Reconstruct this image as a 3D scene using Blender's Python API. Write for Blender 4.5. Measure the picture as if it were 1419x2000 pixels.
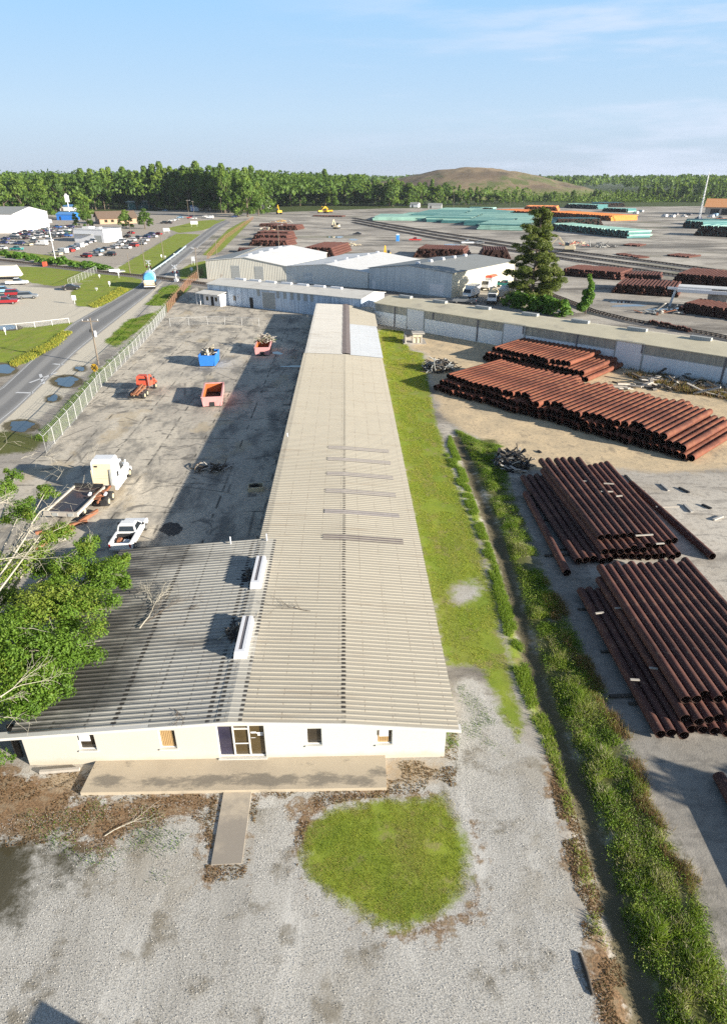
import bpy, math, random
import numpy as np
from mathutils import Vector, Matrix
R = math.radians
random.seed(7); rng = np.random.default_rng(7)
for o in list(bpy.data.objects): bpy.data.objects.remove(o)
SC = bpy.context.scene; COL = SC.collection
# ------------------------------------------------------------------ camera, sky, sun, exposure
CAM_H = 26.5; FPX = 1257.0; PITCH = math.atan(652/FPX); YAW = R(1.436)
cd = bpy.data.cameras.new('camera'); cam = bpy.data.objects.new('camera', cd); COL.objects.link(cam)
cam.location = (0, 0, CAM_H); cam.rotation_euler = (math.pi/2-PITCH, 0, -YAW)
cd.sensor_fit = 'VERTICAL'; cd.angle_y = 2*math.atan(1000/FPX); cd.clip_start = .5; cd.clip_end = 20000
SC.camera = cam
SUN_EL, SUN_AZ = 15.5, 119.4          # azimuth clockwise from +Y
wd = bpy.data.worlds.new('World'); SC.world = wd; wd.use_nodes = True
def build_world():
    nt = wd.node_tree; n = nt.nodes; l = nt.links
    sk = n.new('ShaderNodeTexSky'); sk.sky_type = 'NISHITA'; sk.sun_disc = False
    sk.sun_elevation = R(SUN_EL); sk.sun_rotation = R(SUN_AZ); sk.air_density = 1.0; sk.dust_density = .4; sk.ozone_density = 2.2
    tc = n.new('ShaderNodeTexCoord'); sp = n.new('ShaderNodeSeparateXYZ'); l.new(tc.outputs['Generated'], sp.inputs[0])
    # bluish moist air low over the horizon
    mr = n.new('ShaderNodeMapRange'); mr.interpolation_type = 'SMOOTHSTEP'
    mr.inputs[1].default_value = .19; mr.inputs[2].default_value = .42; mr.inputs[3].default_value = .9; mr.inputs[4].default_value = 0
    l.new(sp.outputs[2], mr.inputs[0])
    cr = n.new('ShaderNodeValToRGB'); cr.color_ramp.elements[0].position = 0.0; cr.color_ramp.elements[0].color = (4.55, 5.4, 6.7, 1)
    cr.color_ramp.elements[1].position = .19; cr.color_ramp.elements[1].color = (3.35, 5.75, 8.5, 1)
    e = cr.color_ramp.elements.new(.07); e.color = (4.75, 6.25, 7.9, 1)
    l.new(sp.outputs[2], cr.inputs[0])
    mx = n.new('ShaderNodeMixRGB'); l.new(mr.outputs[0], mx.inputs[0]); l.new(sk.outputs[0], mx.inputs[1]); l.new(cr.outputs[0], mx.inputs[2])
    # thin streaky cloud
    mp = n.new('ShaderNodeMapping'); mp.inputs['Scale'].default_value = (1.6, 1.6, 13); l.new(tc.outputs['Generated'], mp.inputs[0])
    nz = n.new('ShaderNodeTexNoise'); nz.inputs['Scale'].default_value = 2.3; nz.inputs['Detail'].default_value = 7; nz.inputs['Roughness'].default_value = .58
    l.new(mp.outputs[0], nz.inputs[0])
    m2 = n.new('ShaderNodeMapRange'); m2.interpolation_type = 'SMOOTHSTEP'; m2.inputs[1].default_value = .44; m2.inputs[2].default_value = .70; m2.inputs[4].default_value = .75
    l.new(nz.outputs[0], m2.inputs[0])
    m3 = n.new('ShaderNodeMapRange'); m3.inputs[1].default_value = -.15; m3.inputs[2].default_value = .38; l.new(sp.outputs[0], m3.inputs[0])
    ml = n.new('ShaderNodeMath'); ml.operation = 'MULTIPLY'; l.new(m2.outputs[0], ml.inputs[0]); l.new(m3.outputs[0], ml.inputs[1])
    m4 = n.new('ShaderNodeMixRGB'); l.new(ml.outputs[0], m4.inputs[0]); l.new(mx.outputs[0], m4.inputs[1]); m4.inputs[2].default_value = (6.3, 7.0, 8.4, 1)
    bg = n['Background']; bg.inputs[1].default_value = .052; l.new(m4.outputs[0], bg.inputs[0])
build_world()
sl = bpy.data.lights.new('sun', 'SUN'); sun = bpy.data.objects.new('sun', sl); COL.objects.link(sun)
sl.energy = 5.0; sl.angle = R(.53); sl.color = (1, .925, .80)
sd = Vector((math.sin(R(SUN_AZ))*math.cos(R(SUN_EL)), math.cos(R(SUN_AZ))*math.cos(R(SUN_EL)), math.sin(R(SUN_EL))))
sun.rotation_euler = (-sd).to_track_quat('-Z', 'Y').to_euler(); sun.location = sd*200
vs = SC.view_settings; vs.view_transform = 'Standard'; vs.look = 'None'; vs.gamma = 1; vs.exposure = 1.25; vs.use_curve_mapping = False
SC.render.engine = 'CYCLES'; cy = SC.cycles
cy.max_bounces = 6; cy.diffuse_bounces = 3; cy.glossy_bounces = 2; cy.transmission_bounces = 4; cy.transparent_max_bounces = 8; cy.volume_bounces = 0
cy.use_denoising = False

# ------------------------------------------------------------------ surveying: a point seen on the photograph -> the place on level z
def P(px, py, z=0.0):
    dx = (px-709.5)/FPX; dy = (py-1000)/FPX
    f = math.cos(PITCH)-dy*math.sin(PITCH); d = math.sin(PITCH)+dy*math.cos(PITCH)
    t = (CAM_H-z)/d; a = dx*t; b = f*t; c, s = math.cos(YAW), math.sin(YAW)
    return (a*c+b*s, -a*s+b*c, z)
def P2(px, py, z=0.0): return P(px, py, z)[:2]
def polyP(pts, z=0.0): return [P2(x, y, z) for x, y in pts]

# ------------------------------------------------------------------ node helpers
class S:
    def __init__(s, g, o): s.g = g; s.o = o
    def __add__(s, b): return s.g.m('ADD', s, b)
    __radd__ = __add__
    def __mul__(s, b): return s.g.m('MULTIPLY', s, b)
    __rmul__ = __mul__
    def __sub__(s, b): return s.g.m('SUBTRACT', s, b)
    def __rsub__(s, b): return s.g.m('SUBTRACT', b, s)
    def __truediv__(s, b): return s.g.m('DIVIDE', s, b)
class G:
    def __init__(g, name):
        g.mat = bpy.data.materials.new(name); g.mat.use_nodes = True; g.nt = g.mat.node_tree
        g.n = g.nt.nodes; g.b = g.n['Principled BSDF']; g.tc = g.n.new('ShaderNodeTexCoord')
        g.obj = S(g, g.tc.outputs['Object']); g._xyz = None
    def set(g, sock, v):
        if isinstance(v, S): g.nt.links.new(v.o, sock)
        elif isinstance(v, (tuple, list)): sock.default_value = (*v, 1) if len(v) == 3 and len(sock.default_value) == 4 else v
        else: sock.default_value = v
    def m(g, op, a, b=0.0, c=None, clamp=False):
        n = g.n.new('ShaderNodeMath'); n.operation = op; n.use_clamp = clamp; g.set(n.inputs[0], a); g.set(n.inputs[1], b)
        if c is not None: g.set(n.inputs[2], c)
        return S(g, n.outputs[0])
    def xyz(g):
        if g._xyz is None:
            n = g.n.new('ShaderNodeSeparateXYZ'); g.nt.links.new(g.obj.o, n.inputs[0]); g._xyz = [S(g, n.outputs[i]) for i in range(3)]
        return g._xyz
    def scaled(g, sc, vec=None, rot=0):
        n = g.n.new('ShaderNodeMapping'); g.set(n.inputs[0], vec or g.obj); n.inputs['Scale'].default_value = sc; n.inputs['Rotation'].default_value = (0, 0, rot); return S(g, n.outputs[0])
    def noise(g, scale, detail=3, rough=.55, vec=None, dist=0):
        n = g.n.new('ShaderNodeTexNoise'); g.set(n.inputs['Vector'], vec or g.obj); n.inputs['Scale'].default_value = scale
        n.inputs['Detail'].default_value = detail; n.inputs['Roughness'].default_value = rough; n.inputs['Distortion'].default_value = dist; return S(g, n.outputs[0])
    def vor(g, scale, vec=None, out='Distance', feat='F1'):
        n = g.n.new('ShaderNodeTexVoronoi'); n.feature = feat; g.set(n.inputs['Vector'], vec or g.obj); n.inputs['Scale'].default_value = scale; return S(g, n.outputs[out])
    def step(g, x, a, b, lo=0.0, hi=1.0):
        n = g.n.new('ShaderNodeMapRange'); n.interpolation_type = 'SMOOTHSTEP'; g.set(n.inputs[0], x)
        g.set(n.inputs[1], a); g.set(n.inputs[2], b); g.set(n.inputs[3], lo); g.set(n.inputs[4], hi); return S(g, n.outputs[0])
    def mix(g, f, a, b, mode='MIX'):
        n = g.n.new('ShaderNodeMixRGB'); n.blend_type = mode; g.set(n.inputs[0], f); g.set(n.inputs[1], a); g.set(n.inputs[2], b); return S(g, n.outputs[0])
    def ramp(g, x, els):
        n = g.n.new('ShaderNodeValToRGB'); r = n.color_ramp
        while len(r.elements) < len(els): r.elements.new(.5)
        for e, (p, c) in zip(r.elements, els): e.position = p; e.color = (*c, 1)
        g.set(n.inputs[0], x); return S(g, n.outputs[0])
    def attr(g, name):
        n = g.n.new('ShaderNodeAttribute'); n.attribute_name = name; return S(g, n.outputs['Fac'])
    def info(g, out): n = g.n.new('ShaderNodeObjectInfo'); return S(g, n.outputs[out])
    def bump(g, h, strength=.4, dist=.05):
        n = g.n.new('ShaderNodeBump'); n.inputs['Strength'].default_value = strength; n.inputs['Distance'].default_value = dist
        g.set(n.inputs['Height'], h); g.nt.links.new(n.outputs[0], g.b.inputs['Normal']); return g
    def done(g, col, rough=.8, metal=0.0, spec=.3):
        g.set(g.b.inputs['Base Color'], col); g.set(g.b.inputs['Roughness'], rough); g.set(g.b.inputs['Metallic'], metal)
        g.b.inputs['Specular IOR Level'].default_value = spec; return g.mat
def plain(name, c, rough=.6, metal=0.0, var=.18, scale=3.0, spec=.3, dirt=None):
    g = G(name); f = g.noise(scale, 4); c2 = tuple(x*(1-var) for x in c); c1 = tuple(min(1, x*(1+var)) for x in c)
    col = g.mix(f, c1, c2)
    if dirt: col = g.mix(g.step(g.noise(scale*.45, 6, .65), .52, .74, 0, dirt[1]), col, dirt[0])
    return g.done(col, rough, metal, spec)
M = {}
# ------------------------------------------------------------------ mesh helpers
class MB:
    def __init__(s): s.v = []; s.f = []; s.m = []; s.s = []; s.T = None
    def add(s, vs, fs, m=0, smooth=False):
        b = len(s.v)
        if s.T is not None: vs = [tuple(s.T @ Vector(v)) for v in vs]
        s.v += [tuple(v) for v in vs]; s.f += [[b+i for i in f] for f in fs]; s.m += [m]*len(fs); s.s += [smooth]*len(fs); return s
    def hexa(s, p, m=0): return s.add(p, [(0,3,2,1),(4,5,6,7),(0,1,5,4),(1,2,6,5),(2,3,7,6),(3,0,4,7)], m)
    def box(s, x0, x1, y0, y1, z0, z1, m=0): return s.hexa([(x0,y0,z0),(x1,y0,z0),(x1,y1,z0),(x0,y1,z0),(x0,y0,z1),(x1,y0,z1),(x1,y1,z1),(x0,y1,z1)], m)
    def frus(s, b, t, z0, z1, m=0):
        return s.hexa([(b[0],b[2],z0),(b[1],b[2],z0),(b[1],b[3],z0),(b[0],b[3],z0),(t[0],t[2],z1),(t[1],t[2],z1),(t[1],t[3],z1),(t[0],t[3],z1)], m)
    def bar(s, p0, p1, w, h, m=0):
        p0, p1 = Vector(p0), Vector(p1); d = (p1-p0).normalized(); up = Vector((0,0,1)) if abs(d.z) < .95 else Vector((0,1,0))
        a = d.cross(up).normalized()*w/2; b = a.cross(d).normalized()*h/2
        return s.hexa([p0-a-b, p0+a-b, p0+a+b, p0-a+b, p1-a-b, p1+a-b, p1+a+b, p1-a+b], m)
    def prism(s, pts, z0, z1, m=0):
        n = len(pts); return s.add([(x,y,z0) for x,y in pts]+[(x,y,z1) for x,y in pts], [tuple(range(n-1,-1,-1)), tuple(range(n,2*n))]+[(i,(i+1)%n,n+(i+1)%n,n+i) for i in range(n)], m)
    def side(s, pts, x0, x1, m=0):     # profile in (y,z) extruded along x
        n = len(pts); return s.add([(x0,y,z) for y,z in pts]+[(x1,y,z) for y,z in pts], [tuple(range(n)), tuple(range(2*n-1,n-1,-1))]+[(i,n+i,n+(i+1)%n,(i+1)%n) for i in range(n)], m)
    def tube(s, path, rad, n=8, m=0, cap=True, smooth=True):
        path = [Vector(p) for p in path]; rad = rad if isinstance(rad, (list, tuple)) else [rad]*len(path); vs = []; fs = []
        ref = None
        for i, p in enumerate(path):
            d = (path[min(i+1, len(path)-1)]-path[max(i-1, 0)]).normalized()
            if ref is None: ref = Vector((0,0,1)) if abs(d.z) < .9 else Vector((1,0,0))
            a = d.cross(ref).normalized(); b = a.cross(d).normalized(); ref = b if abs(d.dot(ref)) > .9 else ref
            vs += [p+(a*math.cos(2*math.pi*k/n)+b*math.sin(2*math.pi*k/n))*rad[i] for k in range(n)]
        for i in range(len(path)-1):
            fs += [(i*n+k, i*n+(k+1)%n, (i+1)*n+(k+1)%n, (i+1)*n+k) for k in range(n)]
        s.add(vs, fs, m, smooth)
        if cap: s.add(vs[:n], [tuple(range(n-1,-1,-1))], m); s.add(vs[-n:], [tuple(range(n))], m)
        return s
    def wheel(s, x, y, z, r, w, m=0, mh=None, n=14):
        s.tube([(x-w/2,y,z),(x-w/2*.9,y,z),(x+w/2*.9,y,z),(x+w/2,y,z)], [r*.9,r,r,r*.9], n, m)
        if mh is not None: s.tube([(x-w/2-.012,y,z),(x+w/2+.012,y,z)], r*.55, n, mh, smooth=False)
        return s
    def hollow(s, p0, p1, ro, ri, n=16, m=0, m2=None):
        p0, p1 = Vector(p0), Vector(p1); d = (p1-p0).normalized(); a = d.cross(Vector((0,0,1))).normalized(); b = a.cross(d)
        c = [(math.cos(2*math.pi*k/n), math.sin(2*math.pi*k/n)) for k in range(n)]
        ring = lambda p, r: [p+(a*x+b*y)*r for x, y in c]
        q = [(k, (k+1)%n) for k in range(n)]; m2 = m if m2 is None else m2
        s.add(ring(p0, ro)+ring(p1, ro), [(i,j,n+j,n+i) for i,j in q], m, True)
        s.add(ring(p0, ri)+ring(p1, ri), [(j,i,n+i,n+j) for i,j in q], m2, True)
        s.add(ring(p0, ro)+ring(p0, ri), [(j,i,n+i,n+j) for i,j in q], m2); s.add(ring(p1, ro)+ring(p1, ri), [(i,j,n+j,n+i) for i,j in q], m2)
        return s
    def mesh(s, name, mats):
        me = bpy.data.meshes.new(name); me.from_pydata(s.v, [], s.f)
        for mt in (mats if isinstance(mats, (list, tuple)) else [mats]): me.materials.append(mt)
        me.polygons.foreach_set('material_index', s.m); me.polygons.foreach_set('use_smooth', s.s); me.update(); return me
    def build(s, name, mats, parent=None, **k): return link(name, s.mesh(name, mats), parent, **k)
def link(name, me, parent=None, loc=None, rz=0, label=None, cat=None, group=None, kind=None):
    o = bpy.data.objects.new(name, me); COL.objects.link(o)
    if loc is not None: o.location = loc
    if rz: o.rotation_euler = (0, 0, rz)
    if parent is not None: o.parent = parent
    return tag(o, label, cat, group, kind)
def tag(o, label=None, cat=None, group=None, kind=None):
    if label: o['label'] = label
    if cat: o['category'] = cat
    if group: o['group'] = group
    if kind: o['kind'] = kind
    return o
def thing(name, label, cat, loc=(0,0,0), rz=0, group=None): return link(name, None, None, loc, rz, label, cat, group)
def copy_tree(o, parent=None, loc=None, rz=None, label=None, scale=None):
    c = o.copy(); COL.objects.link(c)
    if parent is not None: c.parent = parent
    if loc is not None: c.location = loc
    if rz is not None: c.rotation_euler = (0, 0, rz)
    if label: c['label'] = label
    if scale: c.scale = scale
    for ch in list(o.children): copy_tree(ch, c)
    return c
def npmesh(name, V, F, mats, tint=None, smooth=False, attrs=None):
    me = bpy.data.meshes.new(name); V = np.ascontiguousarray(V, np.float32); F = np.ascontiguousarray(F, np.int32); k = F.shape[1]
    me.vertices.add(len(V)); me.vertices.foreach_set('co', V.ravel()); me.loops.add(F.size); me.loops.foreach_set('vertex_index', F.ravel())
    me.polygons.add(len(F)); me.polygons.foreach_set('loop_start', np.arange(0, F.size, k, dtype=np.int32))
    me.update(calc_edges=True)
    if smooth: me.polygons.foreach_set('use_smooth', np.ones(len(F), bool))
    at = dict(attrs or {})
    if tint is not None: at['tint'] = tint
    for n, a in at.items():
        x = me.attributes.new(n, 'FLOAT', 'POINT'); x.data.foreach_set('value', np.ascontiguousarray(a, np.float32))
    for mt in (mats if isinstance(mats, (list, tuple)) else [mats]): me.materials.append(mt)
    return me
def sdist(x, y, poly):      # signed distance, positive inside
    n = len(poly); d = np.full(x.shape, 1e9); ins = np.zeros(x.shape, bool)
    for i in range(n):
        ax, ay = poly[i]; bx, by = poly[(i+1) % n]; ex, ey = bx-ax, by-ay
        t = np.clip(((x-ax)*ex+(y-ay)*ey)/(ex*ex+ey*ey+1e-9), 0, 1)
        d = np.minimum(d, (x-ax-t*ex)**2+(y-ay-t*ey)**2)
        c = (ay > y) != (by > y)
        with np.errstate(divide='ignore', invalid='ignore'): ins ^= c & (x < ex*(y-ay)/(ey if ey else 1e-12)+ax)
    d = np.sqrt(d); return np.where(ins, d, -d)
def ldist(x, y, line):
    d = np.full(x.shape, 1e9)
    for (ax, ay), (bx, by) in zip(line[:-1], line[1:]):
        ex, ey = bx-ax, by-ay; t = np.clip(((x-ax)*ex+(y-ay)*ey)/(ex*ex+ey*ey+1e-9), 0, 1)
        d = np.minimum(d, (x-ax-t*ex)**2+(y-ay-t*ey)**2)
    return np.sqrt(d)
_lat = rng.random((256, 256))
def vn(x, y, sc, k=0):
    x = x/sc+k*17.3; y = y/sc+k*9.7; i = np.floor(x).astype(int); j = np.floor(y).astype(int); u = x-i; v = y-j
    u = u*u*(3-2*u); v = v*v*(3-2*v); g = lambda a, b: _lat[a % 256, b % 256]
    return (g(i,j)*(1-u)+g(i+1,j)*u)*(1-v)+(g(i,j+1)*(1-u)+g(i+1,j+1)*u)*v
def in_poly(poly, n):
    p = np.array(poly); lo, hi = p.min(0), p.max(0); out = []; c = 0
    while c < n:
        q = rng.random((n*2, 2))*(hi-lo)+lo; q = q[sdist(q[:,0], q[:,1], poly) > 0]; out.append(q); c += len(q)
    return np.concatenate(out)[:n]

# ------------------------------------------------------------------ materials
def mk_materials():
    # --- metal sheet roofs
    def roof(name, c, grime, laps, dark, rib=.33, axis=1):
        g = G(name); x, y, z = g.xyz(); ph = g.m('FRACT', (y-23.18)/rib)
        st = g.noise(.9, 5, .6, g.scaled((.22, 1.6, 1))); big = g.noise(.12, 4)
        col = g.mix(st, tuple(v*1.06 for v in c), tuple(v*.86 for v in c)); col = g.mix(g.step(big, .35, .75, 0, .35), col, tuple(v*.82 for v in c))
        col = g.mix(g.step(g.noise(.8, 6, .68, g.scaled((.16, 2.2, 1))), .54, .72, 0, .45), col, (.27, .215, .155)); scr = g.m('ABSOLUTE', g.m('FRACT', x/1.37)-.5); col = g.mix(g.step(scr, .03, .012)*g.step(ph, .5, .62)*g.step(ph, .95, .85)*g.step(g.noise(2.1, 2), .42, .56)*.55, col, (.16, .125, .09)); fl = g.noise(3.2, 6, .7); col = g.mix(g.step(fl, .62, .72, 0, .28), col, dark)
        if grime:
            # soot and leaf stain: heavier under the tree on the far left
            w = g.step(x, grime[0], grime[1], 1, .08); d = g.noise(.55, 6, .62, g.scaled((.35, 1, 1)))
            col = g.mix(g.step(d+w*.42, .57, .92, 0, .92), col, dark)
            col = g.mix(g.step(ph, .55, .95, 0, .35)*w, col, dark)
        for x0, wd_, amt in laps:
            e = g.m('ABSOLUTE', x-x0+(g.noise(1.7, 2)-.5)*.12)
            pulse = g.step(ph, .02, .12)*g.step(ph, .66, .54); n2 = g.step(g.noise(.45, 3), .30, .46)
            col = g.mix(g.step(e, wd_, wd_*.55)*pulse*n2*amt, col, (.05, .045, .04))
        g.bump(st*.5+fl*.5, .15, .02); return g.done(col, .5, .0, .35)
    M['roof'] = roof('roof_sheet', (.43, .392, .318), None, [(-.4, .15, .97), (2.2, .02, .25)], (.24, .21, .17))
    M['wing'] = roof('wing_roof_sheet', (.40, .385, .345), (-16.0, -8.5), [(-8.2, .05, .5), (-9.9, .08, .7), (-11.7, .17, 1), (-13.1, .07, .7), (-14.8, .09, .7), (-7.0, .15, .95)], (.055, .052, .048))
    M['rcap'] = roof('ridge_cap_sheet', (.44, .42, .37), None, [(-5.42, .14, .95), (-6.5, .14, .95)], (.22, .2, .17))
    M['roofpale'] = roof('roof_sheet_pale', (.52, .50, .46), None, [], (.35, .33, .3))
    M['roofwhite'] = roof('roof_sheet_white', (.56, .58, .60), None, [], (.45, .46, .48))
    M['skyl'] = plain('roof_fibreglass', (.15, .128, .125), .5, var=.3, scale=2)
    M['skyl2'] = plain('roof_fibreglass_faded', (.27, .245, .235), .5, var=.2, scale=2)
    # --- sheet walls with streaks (object x along the wall, z up)
    def sheet(name, c, streak, amt, rust=None, pitch=.3, low=None, lowz=2.6):
        g = G(name); x, y, z = g.xyz(); v = g.scaled((2.2, 2.2, .12)); s1 = g.noise(1.0, 5, .6, v); s2 = g.noise(3.3, 3, .6, g.scaled((1.5, 1.5, .3)))
        col = g.mix(g.step(s1, .35, .7, 0, amt), c, streak)
        if low: col = g.mix(g.step(z, lowz+.02, lowz-.02), col, g.mix(g.step(s1, .3, .75, 0, .4), low, tuple(v_*.8 for v_ in low)))
        col = g.mix(s2*.25, col, tuple(v_*.7 for v_ in c))
        if rust: col = g.mix(g.step(g.noise(.35, 5, .7, g.scaled((1, 1, .7))), .60, .72, 0, .55), col, rust)
        u = x+y; w = g.m('SINE', u*(2*math.pi/pitch)); g.bump(w, .45, .03); return g.done(col, .5, .1, .4)
    M['sh_blue'] = sheet('blue_white_sheet', (.64, .74, .86), (.24, .30, .38), .8, (.26, .17, .12))
    M['sh_right'] = sheet('two_tone_sheet', (.42, .40, .34), (.22, .21, .19), .7, None, .35, (.84, .88, .93), 2.62)
    M['sh_rust'] = sheet('cream_rusty_sheet', (.70, .67, .58), (.54, .50, .43), .5, (.30, .19, .13), .5)
    M['sh_pale'] = sheet('pale_grey_sheet', (.72, .73, .71), (.56, .57, .56), .5, None, .5)
    M['sh_grey'] = sheet('grey_sheet', (.60, .65, .68), (.38, .43, .48), .7, None, .6)
    M['sh_cream'] = sheet('cream_sheet', (.72, .67, .52), (.62, .57, .45), .4, None, .6)
    M['rf_tan'] = plain('tan_roof', (.62, .555, .40), .55, var=.18, scale=.5, dirt=((.22, .2, .18), .5))
    M['rf_pale'] = plain('pale_roof', (.64, .61, .55), .55, var=.14, scale=.6, dirt=((.3, .27, .24), .45))
    M['rf_white'] = plain('white_roof', (.68, .67, .65), .5, var=.08, scale=.5, dirt=((.5, .49, .47), .4))
    M['rf_grey'] = plain('grey_roof', (.27, .275, .26), .55, var=.12, scale=.4)
    M['vent'] = plain('white_paint_metal', (.74, .74, .76), .4, var=.06)
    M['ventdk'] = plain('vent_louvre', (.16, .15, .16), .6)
    M['rvent'] = plain('ridge_vent_grey', (.36, .37, .36), .6)
    g = G('stucco'); n = g.noise(.6, 5, .6); c = g.mix(n, (.56, .535, .475), (.51, .485, .425)); z = g.xyz()[2]
    x = g.xyz()[0]; c = g.mix(g.step(x+(n-.5)*3, -6.5, -3.5), c, (.545, .55, .515))
    c = g.mix(g.step(z+(g.noise(1.4, 5)-.5)*.5, .55, .12, 0, .5), c, (.48, .38, .26))
    c = g.mix(g.step(g.noise(2.2, 6, .7, g.scaled((1.6, 1, .35))), .58, .75, 0, .16), c, (.45, .4, .3))
    g.bump(g.noise(30, 3), .25, .01); M['stucco'] = g.done(c, .85)
    M['fascia'] = plain('white_fascia', (.60, .585, .545), .55, var=.07, dirt=((.5, .46, .4), .25))
    M['frame'] = plain('white_aluminium', (.72, .70, .66), .4, var=.05)
    M['glassdk'] = plain('dark_glass', (.035, .028, .02), .08, var=.5, scale=1.5, spec=.8)
    M['glassblue'] = plain('navy_glass', (.03, .028, .055), .12, var=.5, scale=2, spec=.7)
    M['glassbrown'] = plain('brown_tinted_glass', (.075, .052, .022), .1, var=.4, scale=1.2, spec=.7)
    M['blind'] = plain('tan_blind', (.46, .30, .14), .7)
    M['paper'] = plain('white_paper', (.8, .8, .82), .8, var=.04)
    M['redink'] = plain('faded_red_ink', (.62, .42, .42), .8)
    # --- concrete
    g = G('porch_concrete'); n = g.noise(.9, 6, .6); c = g.mix(n, (.52, .44, .33), (.40, .335, .25)); y = g.xyz()[1]
    stn = g.step(g.noise(.8, 6, .68, g.scaled((.7, 1.4, 1)))+g.step(g.m('ABSOLUTE', y-22.25), 0, .75, .18, 0), .56, .72, 0, .75)
    c = g.mix(stn, c, (.15, .135, .115)); g.bump(g.noise(9, 4), .2, .01); M['porch'] = g.done(c, .9)
    g = G('walk_concrete'); n = g.noise(1.1, 6, .6); y = g.xyz()[1]; c = g.mix(n, (.56, .48, .37), (.44, .375, .29))
    c = g.mix(g.step(g.noise(.7, 5, .6)+g.step(y, 21.6, 19.4, 0, .22), .45, .72, 0, .7), c, (.24, .215, .19)); M['walk'] = g.done(c, .9)
    g = G('yard_concrete'); a = g.noise(.09, 6, .62, g.scaled((1, .45, 1))); b = g.noise(.5, 6, .62, g.scaled((.8, .35, 1))); f = g.noise(2.6, 5, .65)
    c = g.mix(g.step(a, .32, .68), (.66, .585, .465), (.43, .385, .32)); c = g.mix(g.step(b, .44, .66, 0, .85), c, (.17, .158, .14)); c = g.mix(g.step(f, .45, .72, 0, .55), c, (.22, .205, .18)); c = g.mix(g.step(g.noise(1.1, 6, .7, g.scaled((2.5, .3, 1), None, .15)), .56, .68, 0, .5), c, (.58, .52, .42))
    c = g.mix(g.step(g.noise(.2, 5, .6, g.scaled((1, .6, 1), None, .4)), .56, .66, 0, .6), c, (.47, .38, .25))
    c = g.mix(g.step(g.noise(.34, 4, .55, g.scaled((.7, 1, 1)), 1.5), .60, .68, 0, .7), c, (.10, .092, .085))
    x, y, z = g.xyz()
    for ax, per, off in ((x, 4.4, 1.0), (y, 6.1, .5)):
        t = g.m('FRACT', (ax+off+(g.noise(.35, 3)-.5)*.16)/per); d = g.m('ABSOLUTE', t-.5); wdt = g.noise(.55, 4)
        e = g.step(d*per, .02, .16)
        c = g.mix((1-e)*g.step(wdt, .40, .62)*.9, c, (.055, .05, .043)); c = g.mix((1-g.step(d*per, .0, .09))*g.step(wdt, .60, .40)*.5, c, (.52, .48, .40))
    cr = g.vor(.13, g.scaled((1, 1, 1)), 'Distance', 'DISTANCE_TO_EDGE'); c = g.mix((1-g.step(cr, 0, .02))*g.step(g.noise(.2, 3), .48, .6)*.6, c, (.06, .055, .05))
    g.bump(f, .15, .01); M['yard'] = g.done(c, .85)
    M['block'] = plain('concrete_block', (.40, .37, .33), .9, var=.25, scale=1.2, dirt=((.12, .11, .1), .7))
    # --- asphalt: dark wheel paths between paler strips
    g = G('asphalt'); u = g.attr('u'); n = g.noise(.25, 5, .6, g.scaled((1, .35, 1), None, .15)); f = g.noise(1.8, 4, .65)
    wave = g.m('ABSOLUTE', g.m('SINE', u*(2*math.pi)*1.0+.25)); c = g.mix(g.step(wave+(n-.5)*.5, .35, .95, 0, .75), (.30, .29, .275), (.17, .167, .165))
    c = g.mix(g.step(g.m('ABSOLUTE', u-.5), .47, .5)*.6, c, (.42, .40, .36)); c = g.mix(g.step(f, .5, .78, 0, .3), c, (.34, .33, .31)); M['asphalt'] = g.done(c, .85)
    M['paint'] = plain('road_paint', (.62, .62, .62), .7, var=.2, scale=1.5, dirt=((.25, .25, .24), .6))
    # --- ground of the whole place
    g = G('ground'); mid = g.noise(.35, 6, .6); fine = g.noise(2.2, 5, .65); mic = g.noise(11, 4, .7); big = g.noise(.035, 5, .6); speck = g.vor(9, None, 'Distance')
    def zone(name, amp=1.0, soft=.35):
        return g.step(g.attr(name)+(mid-.5)*(2.2*amp)+(fine-.5)*(1.6*amp)+(mic-.5)*.5*amp-(.2 if name == 'z_leaf' else 0), -soft, soft)
    c = g.mix(g.step(big, .36, .62), (.57, .52, .445), (.33, .30, .26)); c = g.mix(g.step(mid, .45, .75, 0, .5), c, (.40, .34, .26)); c = g.mix(g.step(g.noise(.09, 6, .65, g.scaled((.35, 1, 1), None, .45)), .50, .64, 0, .8), c, (.13, .115, .10)); c = g.mix(g.step(g.noise(.022, 7, .68, g.scaled((.5, 1, 1), None, .3)), .52, .64, 0, .75), c, (.145, .135, .12)); c = g.mix(g.step(g.noise(.016, 6, .65, g.scaled((.4, 1, 1), None, -.2)), .56, .66, 0, .5), c, (.13, .14, .055))
    c = g.mix(g.step(fine, .47, .72, 0, .55), c, (.15, .135, .12)); rut = g.noise(.8, 5, .65, g.scaled((.28, 1.5, 1), None, .55)); c = g.mix(g.step(rut, .54, .64, 0, .5), c, (.16, .145, .13)); c = g.mix(g.step(rut, .40, .30, 0, .5), c, (.50, .45, .37))
    c = g.mix(zone('z_woods', 4, 2), c, g.mix(mid, (.05, .075, .02), (.08, .10, .03)))
    c = g.mix(zone('z_lot'), c, g.mix(fine, (.46, .40, .33), (.32, .285, .24)))
    c = g.mix(zone('z_park'), c, g.mix(fine, (.66, .60, .49), (.50, .45, .36)))
    sand = g.mix(g.step(mid, .3, .7), (.68, .525, .33), (.50, .40, .265)); sand = g.mix(g.step(fine, .46, .70, 0, .6), sand, (.30, .25, .185)); sand = g.mix(g.step(g.noise(.7, 6, .7, g.scaled((1, .5, 1), None, .8)), .55, .66, 0, .6), sand, (.24, .20, .15)); c = g.mix(zone('z_sand', 1.6, .8), c, sand)
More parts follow.
